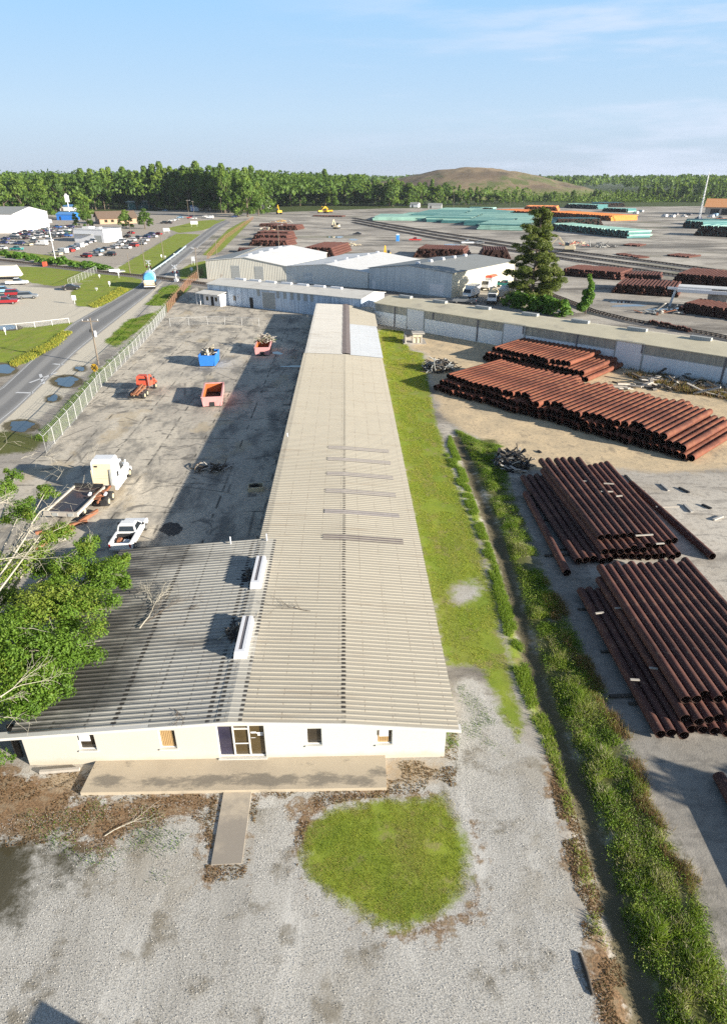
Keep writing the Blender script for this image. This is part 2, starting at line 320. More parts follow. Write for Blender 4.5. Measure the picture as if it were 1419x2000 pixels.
    mic2 = g.noise(19, 3, .75); grv = g.mix(g.step(mic2, .34, .66), (.70, .67, .61), (.30, .285, .255)); grv = g.mix(g.step(mic, .42, .72, 0, .5), grv, (.27, .255, .23)); grv = g.mix(g.step(speck, .02, .22, .6, 0), grv, (.70, .68, .63))
    trk = g.noise(.42, 5, .62, g.scaled((1.15, .22, 1), None, -.08)); grv = g.mix(g.step(trk, .50, .66, 0, .45), grv, (.31, .29, .255)); grv = g.mix(g.step(trk, .46, .32, 0, .55), grv, (.72, .695, .64))
    grv = g.mix(g.step(g.noise(.55, 6, .65), .52, .68, 0, .8), grv, g.mix(mic, (.24, .205, .15), (.13, .115, .085))); grv = g.mix(g.step(g.noise(.14, 6, .65), .50, .62, 0, .5), grv, (.33, .29, .225)); c = g.mix(zone('z_gravel', .8), c, grv)
    leaf = g.mix(g.step(mic, .35, .65), (.34, .21, .115), (.13, .085, .05)); leaf = g.mix(g.step(fine, .45, .7, 0, .7), leaf, (.36, .29, .20)); c = g.mix(zone('z_leaf', 2.0), c, leaf)
    c = g.mix(zone('z_pale', .9, .5), c, g.mix(mic, (.47, .37, .25), (.36, .275, .19)))
    gr = g.mix(g.step(mid, .3, .72), (.275, .33, .040), (.19, .26, .034)); gr = g.mix(g.step(g.noise(.5, 6, .65, g.scaled((1, .25, 1))), .42, .72, 0, .7), gr, (.24, .235, .06)); gr = g.mix(g.step(fine, .5, .75, 0, .5), gr, (.10, .13, .022)); gr = g.mix(g.step(g.noise(.6, 6, .68), .52, .66, 0, .75), gr, (.30, .25, .115)); gr = g.mix(g.step(mic, .5, .75, 0, .45), gr, (.07, .10, .018)); c = g.mix(zone('z_grass', .8), c, gr)
    c = g.mix(zone('z_rough', 1.4, .7), c, g.mix(fine, (.075, .11, .02), (.16, .14, .06)))
    c = g.mix(zone('z_mud', .5, .3), c, g.mix(fine, (.175, .145, .09), (.095, .085, .05)))
    c = g.mix(zone('z_shade', 1.3, .9)*.6, c, g.mix(fine, (.25, .235, .21), (.14, .13, .115))); c = g.mix(zone('z_wet', 1.5, .9)*.93, c, g.mix(mid, (.062, .05, .024), (.04, .038, .018)))
    g.bump(mic*.6+fine*.4, .5, .05); M['ground'] = g.done(c, .95, 0, .15)
    M['water'] = plain('puddle_water', (.05, .06, .07), .03, var=.3, spec=.9)
    # --- rust
    def rust(name, a, b, c2):
        g = G(name); r = g.info('Random'); n = g.noise(.7, 5, .65); col = g.mix(r, a, b); col = g.mix(g.step(n, .42, .7, 0, .8), col, c2); col = g.mix(g.step(g.noise(.45, 5, .7, g.scaled((3, .4, 3))), .52, .68, 0, .7), col, tuple(v*.5 for v in b)); col = g.mix(g.step(g.noise(1.4, 5, .7), .62, .74, 0, .5), col, (.24, .17, .125))
        col = g.mix(g.step(g.noise(5, 4, .7), .55, .75, 0, .4), col, tuple(v*.45 for v in b)); return g.done(col, .75, 0, .25)
    M['rustA'] = rust('orange_rust', (.215, .070, .040), (.13, .045, .030), (.25, .10, .052))
    M['rustB'] = rust('brown_rust', (.115, .048, .038), (.065, .031, .027), (.15, .07, .05))
    M['rustin'] = plain('pipe_bore', (.045, .022, .016), .9)
    M['rustfar'] = plain('dull_rust', (.115, .047, .035), .85, var=.3, scale=.4)
    M['green'] = plain('green_pipe_coating', (.34, .54, .45), .5, var=.3, scale=.2, dirt=((.12, .2, .17), .5))
    M['greendk'] = plain('teal_pipe_coating', (.075, .21, .21), .5, var=.3, scale=.2, dirt=((.05, .12, .12), .5))
    M['orange'] = plain('orange_pipe_coating', (.75, .26, .05), .5, var=.15, scale=.3)
    M['steelrust'] = plain('rusty_steel', (.26, .11, .06), .75, var=.35, scale=2)
    M['lumber'] = plain('weathered_lumber', (.42, .38, .33), .85, var=.25, scale=3)
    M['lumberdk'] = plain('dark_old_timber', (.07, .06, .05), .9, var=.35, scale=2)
    M['hose'] = plain('black_scrap_rubber', (.022, .022, .024), .55, var=.5, scale=3)
    M['scrap'] = plain('pale_scrap', (.40, .38, .35), .7, var=.3, scale=3)
    # --- vehicles
    M['white'] = plain('white_car_paint', (.76, .76, .76), .3, var=.05, spec=.5)
    M['cream'] = plain('faded_cream_panel', (.66, .56, .38), .6, var=.12, scale=1.5, dirt=((.4, .32, .2), .35))
    M['tyre'] = plain('tyre_rubber', (.03, .03, .03), .85)
    M['rim'] = plain('dusty_rim', (.52, .44, .30), .6)
    M['chrome'] = plain('dull_chrome', (.55, .55, .55), .25, .8)
    M['black'] = plain('black_steel', (.03, .03, .032), .55)
    M['cglass'] = plain('car_glass', (.02, .025, .03), .06, spec=.8)
    M['redpaint'] = plain('faded_red_paint', (.62, .10, .055), .55, var=.2, scale=1.5)
    M['pink'] = plain('faded_red_skip_paint', (.60, .30, .29), .6, var=.16, scale=1.3, dirt=((.42, .16, .13), .6))
    M['skipin'] = plain('skip_inner_orange', (.42, .12, .035), .7, var=.3, scale=2)
    M['bluepaint'] = plain('blue_skip_paint', (.035, .19, .60), .5, var=.15, scale=2)
    M['ltblue'] = plain('light_blue_tank_paint', (.10, .33, .62), .35, var=.2, scale=1)
    M['yellow'] = plain('yellow_paint', (.82, .47, .03), .5, var=.1)
    M['redlamp'] = plain('red_lens', (.35, .02, .02), .3)
    M['deck'] = plain('dark_steel_deck', (.05, .045, .05), .35, var=.4, scale=1, dirt=((.2, .09, .05), .6))
    g = G('car_paint'); g.set(g.b.inputs['Base Color'], g.info('Color')); g.b.inputs['Roughness'].default_value = .3; M['carpaint'] = g.mat
    M['galv'] = plain('galvanised_wire', (.50, .50, .49), .5, .3, var=.1)
    M['rustpost'] = plain('rusty_post', (.34, .20, .13), .8)
    M['pole'] = plain('weathered_wood_pole', (.20, .165, .13), .9, var=.3, scale=2)
    M['ballast'] = plain('rail_ballast', (.20, .185, .17), .95, var=.3, scale=2.5)
    M['rail'] = plain('rail_steel', (.09, .075, .065), .55, .4)
    M['tie'] = plain('railway_tie', (.075, .06, .05), .95)
    M['brownroof'] = plain('brown_shingle', (.20, .14, .10), .9)
    M['brick'] = plain('tan_brick', (.44, .30, .20), .9)
    M['blueroof'] = plain('blue_metal_roof', (.10, .26, .55), .5)
    M['orangeroof'] = plain('orange_metal_roof', (.62, .30, .13), .6)
    # --- plants
    def fol(name, els, sub=0.0):
        g = G(name); t = g.attr('tint')
        t2 = g.m('ADD', t, (g.info('Random')-.5)*.35, clamp=True); col = g.ramp(t2, els)
        g.done(col, .55, 0, .25)
        tr = g.n.new('ShaderNodeBsdfTranslucent'); g.set(tr.inputs[0], g.mix(.5, col, (.25, .35, .02))); ms = g.n.new('ShaderNodeMixShader'); ms.inputs[0].default_value = .38
        out = g.n['Material Output']; g.nt.links.new(g.b.outputs[0], ms.inputs[1]); g.nt.links.new(tr.outputs[0], ms.inputs[2]); g.nt.links.new(ms.outputs[0], out.inputs[0]); return g.mat
    M['leaf'] = fol('broad_leaves', [(0, (.045, .10, .014)), (.5, (.10, .19, .022)), (.88, (.15, .25, .03)), (1, (.21, .26, .04))])
    M['wood'] = fol('woodland_leaves', [(0, (.04, .085, .018)), (.5, (.10, .175, .030)), (1, (.20, .28, .045))])
    M['pine'] = fol('conifer_needles', [(0, (.045, .072, .018)), (.6, (.12, .15, .032)), (1, (.21, .225, .06))])
    M['young'] = fol('bright_leaves', [(0, (.05, .12, .016)), (.6, (.11, .23, .03)), (1, (.18, .32, .05))])
    M['blade'] = fol('lawn_blades', [(0, (.13, .20, .018)), (.5, (.30, .36, .036)), (.8, (.42, .41, .06)), (1, (.42, .34, .13))])
    M['weed'] = fol('weed_leaves', [(0, (.055, .10, .016)), (.4, (.14, .245, .028)), (.7, (.26, .35, .045)), (.86, (.38, .35, .14)), (1, (.52, .46, .33))])
    M['dry'] = fol('dead_leaves', [(0, (.10, .055, .03)), (.6, (.24, .135, .07)), (1, (.40, .28, .17))])
    M['bark'] = plain('pale_dead_bark', (.44, .40, .32), .9, var=.25, scale=3)
    M['bark2'] = plain('brown_bark', (.13, .10, .075), .95, var=.3, scale=1)
    M['hill'] = None
    g = G('landfill_soil'); n = g.noise(.012, 7, .68); f = g.noise(.05, 6, .7, g.scaled((1, .4, 2))); z = g.xyz()[2]; c = g.mix(g.step(n, .4, .6), (.135, .10, .068), (.225, .17, .105)); c = g.mix(g.step(f, .48, .66, 0, .6), c, (.085, .075, .045))
    c = g.mix(g.step(n+(f-.5)*.4, .52, .62, 0, .9)*g.step(z, 42, 22), c, (.10, .125, .035)); c = g.mix(g.step(z+(n-.5)*16, 32, 43, 0, .8), c, (.31, .225, .13)); c = g.mix(g.step(z, 16, 6, 0, .8), c, (.15, .18, .05)); M['hill'] = g.done(c, .95)
mk_materials()

# ================================================================== SETTING: ground, yard, road, tracks, hill
DITCH = polyP([(862,800),(882,840),(905,885),(925,945),(955,1015),(985,1100),(1015,1215),(1045,1320),(1078,1410),(1110,1480),(1140,1570),(1178,1700),(1205,1790),(1235,1890),(1275,2030)])
def gz(x, y):
    d = ldist(x, y, DITCH); k = np.clip((y-8)/10, 0, 1)
    return -.26*np.exp(-(d/.7)**2)*np.clip((78-y)/22, 0, 1)
def build_ground():
    xs = np.concatenate([-22-np.cumsum(.28*1.05**np.arange(130)), np.arange(-22, 26, .25), 26+np.cumsum(.28*1.05**np.arange(130))]); xs = np.sort(xs[np.abs(xs) < 9000])
    ys = [-40., -20., 0., 6.]; y = 9.
    while y < 9000: ys.append(y); y += max(.22, .0085*y)
    ys = np.array(ys); X, Y = np.meshgrid(xs, ys); x = X.ravel(); y = Y.ravel(); z = gz(x, y)
    Z = {}
    def zn(name, *polys):
        d = np.full(x.shape, -60.)
        for p in polys: d = np.maximum(d, sdist(x, y, polyP(p)))
        Z[name] = np.clip(d, -60, 60)
    zn('z_gravel', [(-300,1490),(60,1500),(400,1480),(878,1480),(897,1390),(893,1335),(915,1325),(950,1335),(985,1390),(1020,1440),(1060,1480),(1085,1580),(1105,1700),(1140,1820),(1170,1950),(1190,2100),(-300,2300)], [(880,1140),(930,1130),(945,1165),(900,1180),(876,1168)])
    zn('z_leaf', [(-100,1490),(160,1500),(170,1545),(440,1545),(430,1590),(330,1600),(200,1660),(100,1640),(-100,1650)], [(480,1545),(620,1550),(760,1540),(890,1530),(880,1570),(640,1570),(590,1640),(570,1700),(578,1600),(500,1570)], [(400,1545),(425,1545),(410,1690),(480,1690),(492,1560),(505,1560),(480,1720),(400,1720)],
       [(1060,1440),(1085,1470),(1120,1570),(1165,1720),(1200,1850),(1250,1990),(1180,2010),(1150,1900),(1130,1760),(1095,1640),(1070,1530)], [(575,1700),(640,1770),(760,1820),(860,1790),(925,1760),(930,1640),(915,1600),(945,1650),(935,1790),(860,1830),(740,1835),(620,1780)])
    zn('z_pale', [(757,1485),(872,1487),(865,1528),(757,1535)], [(85,1502),(155,1505),(140,1545),(95,1540)])
    zn('z_grass', [(590,1670),(612,1612),(660,1578),(745,1562),(830,1562),(870,1545),(890,1590),(912,1660),(918,1720),(880,1770),(790,1812),(730,1806),(650,1760),(602,1710)],
       [(738,643),(786,643),(800,685),(826,690),(838,760),(852,830),(870,880),(905,985),(940,1080),(968,1180),(1000,1330),(1022,1430),(1010,1450),(975,1380),(945,1310),(900,1300),(872,1300),(846,1190),(806,1000),(774,850),(744,690)],
       [(880,860),(905,915),(930,990),(965,1090),(1000,1200),(1040,1330),(1075,1420),(1052,1430),(1010,1330),(975,1190),(940,1060),(905,960)],
       [(-200,640),(0,634),(60,640),(150,628),(152,642),(120,670),(60,708),(-60,722),(-200,740)], [(138,572),(165,550),(215,543),(275,545),(285,556),(240,585),(195,600),(150,598)], [(20,520),(90,522),(180,530),(275,543),(165,548),(110,560),(60,552),(30,540)],
       [(222,528),(320,470),(345,456),(398,458),(372,480),(330,508),(285,536),(250,534)], [(325,446),(390,431),(442,428),(420,442),(395,450),(350,455)], [(205,668),(250,625),(300,611),(290,630),(225,680)], [(284,596),(318,562),(345,553),(352,565),(318,598)],
       [(60,862),(110,815),(190,722),(225,700),(285,640),(300,612),(330,590),(345,575),(375,556),(250,690),(110,862)], [(350,528),(372,515),(405,508),(405,543),(352,545)], [(395,498),(445,448),(475,432),(492,430),(430,492),(412,500)], [(0,500),(120,512),(210,528),(205,520),(90,498),(0,487)])
    patch = polyP([(872,1150),(888,1135),(925,1130),(945,1150),(942,1170),(905,1184),(880,1176)]); Z['z_grass'] = np.minimum(Z['z_grass'], -sdist(x, y, patch)*.55+.2)
    zn('z_rough', [(890,850),(965,860),(985,930),(1020,1010),(1050,1110),(1090,1220),(1150,1330),(1210,1420),(1255,1560),(1330,1680),(1390,1850),(1450,2060),(1290,2060),(1240,1890),(1210,1790),(1180,1690),(1142,1560),(1110,1465),(1080,1395),(1050,1310),(1020,1205),(990,1090),(960,1010),(930,940)], [(-60,842),(40,840),(90,860),(60,880),(-80,900)])
    zn('z_sand', [(800,640),(900,650),(985,664),(1205,706),(1450,756),(1560,800),(1560,900),(1419,915),(1300,925),(1180,912),(1080,925),(1020,915),(975,880),(900,840),(858,800),(842,740),(830,690),(800,680)])
    zn('z_shade', [(985,940),(1050,930),(1100,1000),(1150,1120),(1300,1430),(1500,1430),(1600,2100),(1440,2050),(1390,1850),(1330,1680),(1255,1560),(1210,1420),(1150,1330),(1090,1220),(1040,1090)])  # shade beside the pipe stacks, painted into the ground colour
    zn('z_park', [(-400,560),(60,560),(140,566),(142,585),(150,600),(195,602),(275,590),(205,640),(150,628),(60,640),(-400,660)], [(160,600),(215,590),(300,560),(345,520),(300,575),(200,690),(110,790),(-100,960),(-220,990),(20,800),(150,690)], [(215,690),(300,620),(290,600),(330,590),(345,575),(270,660)])
    zn('z_lot', [(-300,500),(-300,440),(130,425),(330,410),(460,408),(440,428),(340,440),(330,462),(215,528),(90,498),(0,487)])
    Z['z_mud'] = np.full(x.shape, -60.); zn('z_wet', [(0,1640),(60,1650),(75,1690),(55,1760),(40,1800),(-80,1820),(-200,1700),(-60,1640)], [(80,1660),(140,1665),(150,1710),(115,1730),(90,1690)])
    for qx, qy, ra, rb in ((130,745,34,14),(157,720,15,7),(104,778,17,10),(42,832,38,14),(-4,722,42,15),(10,640,36,7)): Z['z_mud'] = np.maximum(Z['z_mud'], sdist(x, y, polyP([(qx+ra*math.cos(k*.3927), qy+rb*math.sin(k*.3927)) for k in range(16)])))
    dd = ldist(x, y, DITCH); Z['z_mud'] = np.maximum(Z['z_mud'], np.where(y < 70, .55-dd, -60))
    wl = [(-1400, 640), (-300, 560), (-190, 600), (-70, 615), (40, 700), (180, 715), (430, 760), (1400, 900), (9000, 1500), (9000, 9500), (-9000, 9500), (-9000, 900)]
    Z['z_woods'] = np.clip(sdist(x, y, wl), -60, 60)
    ny, nx = X.shape; i = (np.arange(ny-1)[:, None]*nx+np.arange(nx-1)[None, :]).ravel(); F = np.stack([i, i+1, i+nx+1, i+nx], 1)
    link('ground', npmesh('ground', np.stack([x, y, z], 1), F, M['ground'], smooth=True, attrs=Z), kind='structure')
build_ground()
def resample(pts, n):
    p = np.array(pts, float); s = np.concatenate([[0], np.cumsum(np.hypot(*np.diff(p[:, :2], axis=0).T))]); t = np.linspace(0, s[-1], n); return np.stack([np.interp(t, s, p[:, k]) for k in range(p.shape[1])], 1)
def ribbon(name, L, Rr, z, mat, n=60, nu=10, kind='structure'):
    a = resample(L, n); b = resample(Rr, n); u = np.linspace(0, 1, nu+1); V = a[:, None, :2]*(1-u[None, :, None])+b[:, None, :2]*u[None, :, None]
    V = np.concatenate([V, np.full((n, nu+1, 1), z)], 2).reshape(-1, 3); i = (np.arange(n-1)[:, None]*(nu+1)+np.arange(nu)[None]).ravel()
    F = np.stack([i, i+1, i+nu+2, i+nu+1], 1); return link(name, npmesh(name, V, F, mat, attrs={'u': np.tile(u, n)}), kind=kind)
def sheet_poly(name, pts, z0, z1, mat, kind='structure'):
    return MB().prism(pts, z0, z1).build(name, mat, kind=kind)
ROAD_L = polyP([(-320,938),(0,760),(75,690),(140,632),(205,595),(268,560),(300,528),(332,500),(378,468),(420,438),(440,430)])
ROAD_R = polyP([(-320,1025),(0,832),(80,756),(150,688),(225,628),(300,568),(336,528),(362,505),(398,474),(432,446),(452,434)])
ribbon('road', ROAD_L, ROAD_R, .03, M['asphalt'], 90, 12)
ribbon('side_road', polyP([(440,433),(400,425),(330,414),(240,408)]), polyP([(455,437),(420,430),(340,419),(240,413)]), .024, M['asphalt'], 30, 8)
def lerp2(a, b, t): return (a[0]+(b[0]-a[0])*t, a[1]+(b[1]-a[1])*t)
def road_pt(t, u):
    a = resample(ROAD_L, 101); b = resample(ROAD_R, 101); i = t*100; k = min(int(i), 99); f = i-k
    return lerp2(a[k]*(1-f)+a[k+1]*f, b[k]*(1-f)+b[k+1]*f, u)
def stripe(mb, pts, w, z=.038):
    for p, q in zip(pts[:-1], pts[1:]):
        d = Vector((q[0]-p[0], q[1]-p[1])).normalized(); n = Vector((-d.y, d.x))*w/2
        mb.add([(p[0]-n.x, p[1]-n.y, z), (q[0]-n.x, q[1]-n.y, z), (q[0]+n.x, q[1]+n.y, z), (p[0]+n.x, p[1]+n.y, z)], [(0,1,2,3)])
mk = MB()
stripe(mk, [road_pt(t, .93) for t in np.linspace(.02, .7, 40)], .13)
stripe(mk, [road_pt(t, .07) for t in np.linspace(.02, .7, 40)], .10)
# level-crossing marking in the near lane: cross bar, X with R R, cross bar
for a, b, w in [((104,711),(126,713),.5), ((32,767),(66,768),.5), ((58,748),(112,728),.42), ((79,731),(86,750),.42)]: stripe(mk, [P2(*a), P2(*b)], w)
for t in (.30, .305): stripe(mk, [road_pt(t+.262, .52), road_pt(t+.262, .95)], .5)
mk.build('road_markings', M['paint'], kind='structure')
# walk, slab and yard
WALL_Y = 23.55
sheet_poly('entrance_walk', polyP([(438,1540),(492,1540),(472,1686),(412,1689)], .05), -.1, .06, M['walk'])
sl_ = polyP([(157,1548),(755,1538),(755,1484)], .2); sheet_poly('porch_slab', [sl_[0], sl_[1], (sl_[1][0]+.03, WALL_Y-.003), (sl_[0][0]+.1, WALL_Y-.003)], -.1, .2, M['porch'])
yd = polyP([(-420,1230),(-60,1010),(88,884),(150,818),(200,752),(262,690),(305,640),(330,608),(352,578),(385,560),(398,590),(440,598),(610,618)])
sheet_poly('concrete_yard', yd+[(-5.9, 139), (-5.9, 41.2), (-17, 41.2), (-20, 36), (-40, 34)], -.1, .05, M['yard'])
sheet_poly('shed_apron', [P2(735,640), P2(805,650), P2(802,640), P2(735,632)], -.05, .045, M['porch'])
# puddles
def puddle(px, py, rx, ry, z=.02):
    pts = []
    for k in range(28):
        a = 2*math.pi*k/28; q = 1+.20*math.sin(2*a+px)+.14*math.sin(3*a+py)+.09*math.sin(7*a+px); pts.append(P2(px+rx*q*math.cos(a), py+ry*q*math.sin(a)))
    MB().add([(x, y, z) for x, y in pts], [tuple(range(27, -1, -1))]).build('puddle', M['water'], kind='structure')
for q in [(130,745,24,8), (157,720,9,4), (104,778,10,6), (42,832,26,9), (-4,722,30,10), (10,640,26,4)]: puddle(*q)
for q in [(574,716,22,1.6), (540,690,12,2.5)]: puddle(*q, .055)
for q in [(1228,597,30,2.2), (1290,604,26,1.6), (1330,602,16,1.6), (655,463,14,2), (690,468,10,1.5), (880,478,14,1.6), (1215,590,20,1.4)]: puddle(*q)
# railway tracks
def track(pts, ties=1.0, name='railway_track'):
    L = np.array(polyP(pts)); n = int(np.hypot(*np.diff(L, axis=0).T).sum()/3)+2; c = resample(L, n); d = np.gradient(c, axis=0); d /= np.hypot(d[:, 0], d[:, 1])[:, None]; nn = np.stack([-d[:, 1], d[:, 0]], 1)
    o = MB()
    for i in range(n-1):
        a, b = c[i], c[i+1]; na, nb = nn[i], nn[i+1]
        o.add([(*(a-na*2.3), .0), (*(b-nb*2.3), .0), (*(b-nb*1.6), .22), (*(a-na*1.6), .22), (*(b+nb*1.6), .22), (*(a+na*1.6), .22), (*(b+nb*2.3), .0), (*(a+na*2.3), .0)], [(0,1,2,3), (3,2,4,5), (5,4,6,7)], 0)
        for s in (-.75, .75): o.bar((*(a+na*s), .42), (*(b+nb*s), .42), .09, .16, 1)
    m = int(3*(n-1)/ties); t = resample(c, m); dt = resample(nn, m)
    for p, q in zip(t, dt): o.bar((*(p-q*1.3), .27), (*(p+q*1.3), .27), .24, .14, 2)
    o.build(name, [M['ballast'], M['rail'], M['tie']], kind='structure')
track([(-140,490),(0,509),(120,523),(210,534),(300,543),(400,556),(470,568)])
track([(966,532),(1000,549),(1050,568),(1097,586),(1160,611),(1230,628),(1384,655),(1480,676)])
for dy in (-7, 1, 10): track([(690,430+dy*.5),(760,443+dy*.6),(850,459+dy*.7),(940,473+dy*.8),(1050,490+dy*.9),(1150,504+dy),(1290,523+dy*1.2),(1419,541+dy*1.3),(1560,560+dy*1.4)], 1.6)
def build_hill():
    D = 1150.; px = np.array([640,700,740,790,830,860,890,905,935,960,1010,1060,1100,1150,1200]); py = np.array([362,356,351,344,335,329,326.5,325,326.5,328,335,346,357,370,380])
    hx = (px-22-709.5)/FPX*D*1.0+D*math.tan(YAW); hz = 22.5+(348-py)/FPX*D*.93
    x = np.linspace(hx[0], hx[-1], 120); v = np.linspace(-1, 1, 60); X, V = np.meshgrid(x, v); Hh = np.interp(X, hx, hz)
    prof = np.clip(1-np.abs(V)**1.7, 0, 1); Y = D+V*190; Zz = Hh*prof+(vn(X, Y, 40)-.5)*5*prof+(vn(X, Y, 12, 3)-.5)*2*prof-1
    i = (np.arange(59)[:, None]*120+np.arange(119)[None]).ravel(); F = np.stack([i, i+1, i+121, i+120], 1)
    link('landfill_hill', npmesh('landfill_hill', np.stack([X, Y, Zz], 2).reshape(-1, 3), F, M['hill'], smooth=True), kind='structure')
build_hill()

# ================================================================== BUILDINGS
def corrugated(mb, xz, y0, y1, pitch=.33, h=.042, m=0, yfun=None):
    """roof sheet: profile along y, straight runs between the (x, z) break points; ribs run down the slope"""
    ys = []; zs = []; y = y0
    while y < y1-1e-6:
        for f, z in ((0, 0), (.60, 0), (.68, h), (.90, h)):
            yy = y+f*pitch
            if yy <= y1: ys.append(yy); zs.append(z)
        y += pitch
    ys.append(y1); zs.append(0)
    n = len(ys); vs = []; fs = []
    for x, z in xz: vs += [(x, yy, z+dz) for yy, dz in zip(ys, zs)]
    for k in range(len(xz)-1): fs += [(k*n+i, (k+1)*n+i, (k+1)*n+i+1, k*n+i+1) for i in range(n-1)]
    return mb.add(vs, fs, m)
def wall_holes(mb, x0, x1, z0, top, holes, y, depth=.14, m=0, brk=()):
    """upright wall on plane y facing -y with real openings; top is a function of x"""
    xs = sorted({x0, x1, *[h[0] for h in holes], *[h[1] for h in holes], *[b for b in brk if x0 < b < x1]})
    for a, b in zip(xs[:-1], xs[1:]):
        hs = sorted([h for h in holes if h[0] <= a+1e-6 and h[1] >= b-1e-6], key=lambda h: h[2]); z = z0
        for h in hs:
            if h[2] > z: mb.add([(a,y,z),(b,y,z),(b,y,h[2]),(a,y,h[2])], [(0,1,2,3)], m)
            z = h[3]
        mb.add([(a,y,z),(b,y,z),(b,y,top(b)),(a,y,top(a))], [(0,1,2,3)], m)
    for a, b, c, d in holes:
        q = y+depth
        mb.add([(a,y,c),(b,y,c),(b,y,d),(a,y,d),(a,q,c),(b,q,c),(b,q,d),(a,q,d)], [(0,4,5,1),(1,5,6,2),(2,6,7,3),(3,7,4,0)], m)
    return mb
def roofz(x):
    return float(np.interp(x, [-17.2, -6.0, -.4, 5.45], [2.3, 3.12, 2.86, 2.28]))
def office():
    t = thing('office_warehouse', 'long low cream fronted warehouse under a ribbed metal roof with a side wing', 'warehouse', (0, 0, 0))
    Y0 = WALL_Y; XL, XR = -16.35, 4.75; back = 140.5
    wins = [(-13.62, -12.78, .98, 2.02), (-9.6, -8.78, .98, 2.22), (-2.28, -1.5, 1.02, 2.16), (1.26, 2.04, .98, 1.96)]
    door = (-6.72, -4.36, .26, 2.42)
    w = MB(); wall_holes(w, XL, XR, -.1, lambda x: roofz(x)-.06, wins+[door], Y0, .16, 0, (-6.0, -.4))
    w.add([(XR,Y0,-.1),(XR,back,-.1),(XR,back,roofz(XR)-.06),(XR,Y0,roofz(XR)-.06)], [(0,1,2,3)])
    w.add([(XL,Y0,-.1),(XL,40.6,-.1),(XL,40.6,roofz(XL)-.06),(XL,Y0,roofz(XL)-.06)], [(3,2,1,0)])
    w.add([(XL,40.6,-.1),(-5.8,40.6,-.1),(-5.8,40.6,3.05),(XL,40.6,roofz(XL)-.06)], [(3,2,1,0)])
    w.add([(-5.8,40.6,-.1),(-5.8,back,-.1),(-5.8,back,3.05),(-5.8,40.6,3.05)], [(3,2,1,0)])
    w.build('wall', M['stucco'], t)
    F0 = Y0-.42
    r = MB(); corrugated(r, [(-6.55, roofz(-6.55)), (-6.0, 3.12), (-.4, 2.86), (5.3, roofz(5.3))], F0+.05, 97.4); r.build('roof', M['roof'], t)
    r = MB(); corrugated(r, [(-16.75, roofz(-16.75)), (-6.55, roofz(-6.55))], F0+.05, 41.0); r.build('roof', M['wing'], t)
    rc = MB(); corrugated(rc, [(-6.62, roofz(-6.62)+.02), (-6.0, 3.15), (-5.32, roofz(-5.32)+.02)], F0+.05, 40.95, .33, .03); rc.build('ridge_cap', M['rcap'], t)
    r = MB(); corrugated(r, [(-6.4, roofz(-6.4)+.05), (-6.0, 3.17), (-.75, 2.92)], 97.2, 140.3, .33, .03); r.build('roof', M['roofpale'], t)
    r = MB(); corrugated(r, [(.45, 2.84), (5.4, roofz(5.4)+.05)], 97.2, 120.5, .33, .02); r.build('roof', M['roofwhite'], t)
    r = MB(); corrugated(r, [(.45, 2.845), (5.6, roofz(5.6)+.06)], 120.3, 140.3, .33, .03); r.build('roof', M['roof'], t)
    r = MB(); corrugated(r, [(-.8, 2.90), (-.15, 2.98), (.5, 2.86)], 97.6, 140.3, .62, .09); r.build('ridge_strip', M['skyl'], t)
    for k, yy in enumerate((41.1, 45.2, 49.0, 52.6, 56.0, 58.9)):
        s_ = MB(); corrugated(s_, [(-1.95, roofz(-1.95)+.025), (-.4, 2.886), (1.1, roofz(1.1)+.025), (4.0, roofz(4.0)+.025)], yy, yy+.8, .33, .05); s_.build('roof_skylight', M['skyl' if k < 1 else 'skyl2'], t)
    # fascia along the gable front and dark strips standing in for the shaded rib gaps at the eaves
    f = MB(); xs = [-17.4, -6.0, -.4, 5.42]
    for a, b in zip(xs[:-1], xs[1:]):
        za, zb = roofz(a)-.005, roofz(b)-.005
        f.hexa([(a,F0,za-.17),(b,F0,zb-.17),(b,Y0-.003,zb-.17),(a,Y0-.003,za-.17),(a,F0,za),(b,F0,zb),(b,Y0-.003,zb),(a,Y0-.003,za)])
    f.build('fascia', M['fascia'], t)
    e = MB(); e.box(5.12, 5.2, F0+.2, 97, 2.05, 2.29); e.box(-6.36, -6.3, 41.2, 97, 2.9, 3.06); e.build('eave_gap_shade', M['ventdk'], t)
    d = MB(); d.tube([(5.28,29.4,2.2),(5.28,29.4,1.9),(4.9,29.4,1.7),(4.9,29.4,.1)], .06, 8); d.build('downpipe', M['vent'], t)
    # windows
    for k, (a, b, c, dd) in enumerate(wins):
        y = Y0+.09; fr = MB()
        for q in ((a+.001, a+.045, c, dd), (b-.045, b-.001, c, dd), (a+.045, b-.045, c, c+.045), (a+.045, b-.045, dd-.045, dd)): fr.box(q[0], q[1], y, y+.05, q[2]+.001, q[3]-.001)
        fo = fr.build('window', M['frame'], t)
        MB().box(a+.02, b-.02, y+.055, y+.07, c+.02, dd-.02).build('pane', M['glassdk'], fo)
        MB().box(a-.06, b+.06, Y0-.07, Y0+.06, c-.09, c-.004).build('sill', M['fascia'], fo)
        if k in (1, 3):
            bl = MB(); n = 7 if k == 1 else 6
            for i in range(n):
                xx = a+.1+(b-a-.2)*i/(n-1)*(.86 if k == 1 else .8); bl.box(xx-.032, xx+.032, y+.02, y+.034, c+.12, dd-.06)
            bl.box(a+.05, b-.05, y+.036, y+.046, c+.05, c+.12); bl.build('blind', M['blind'], fo)
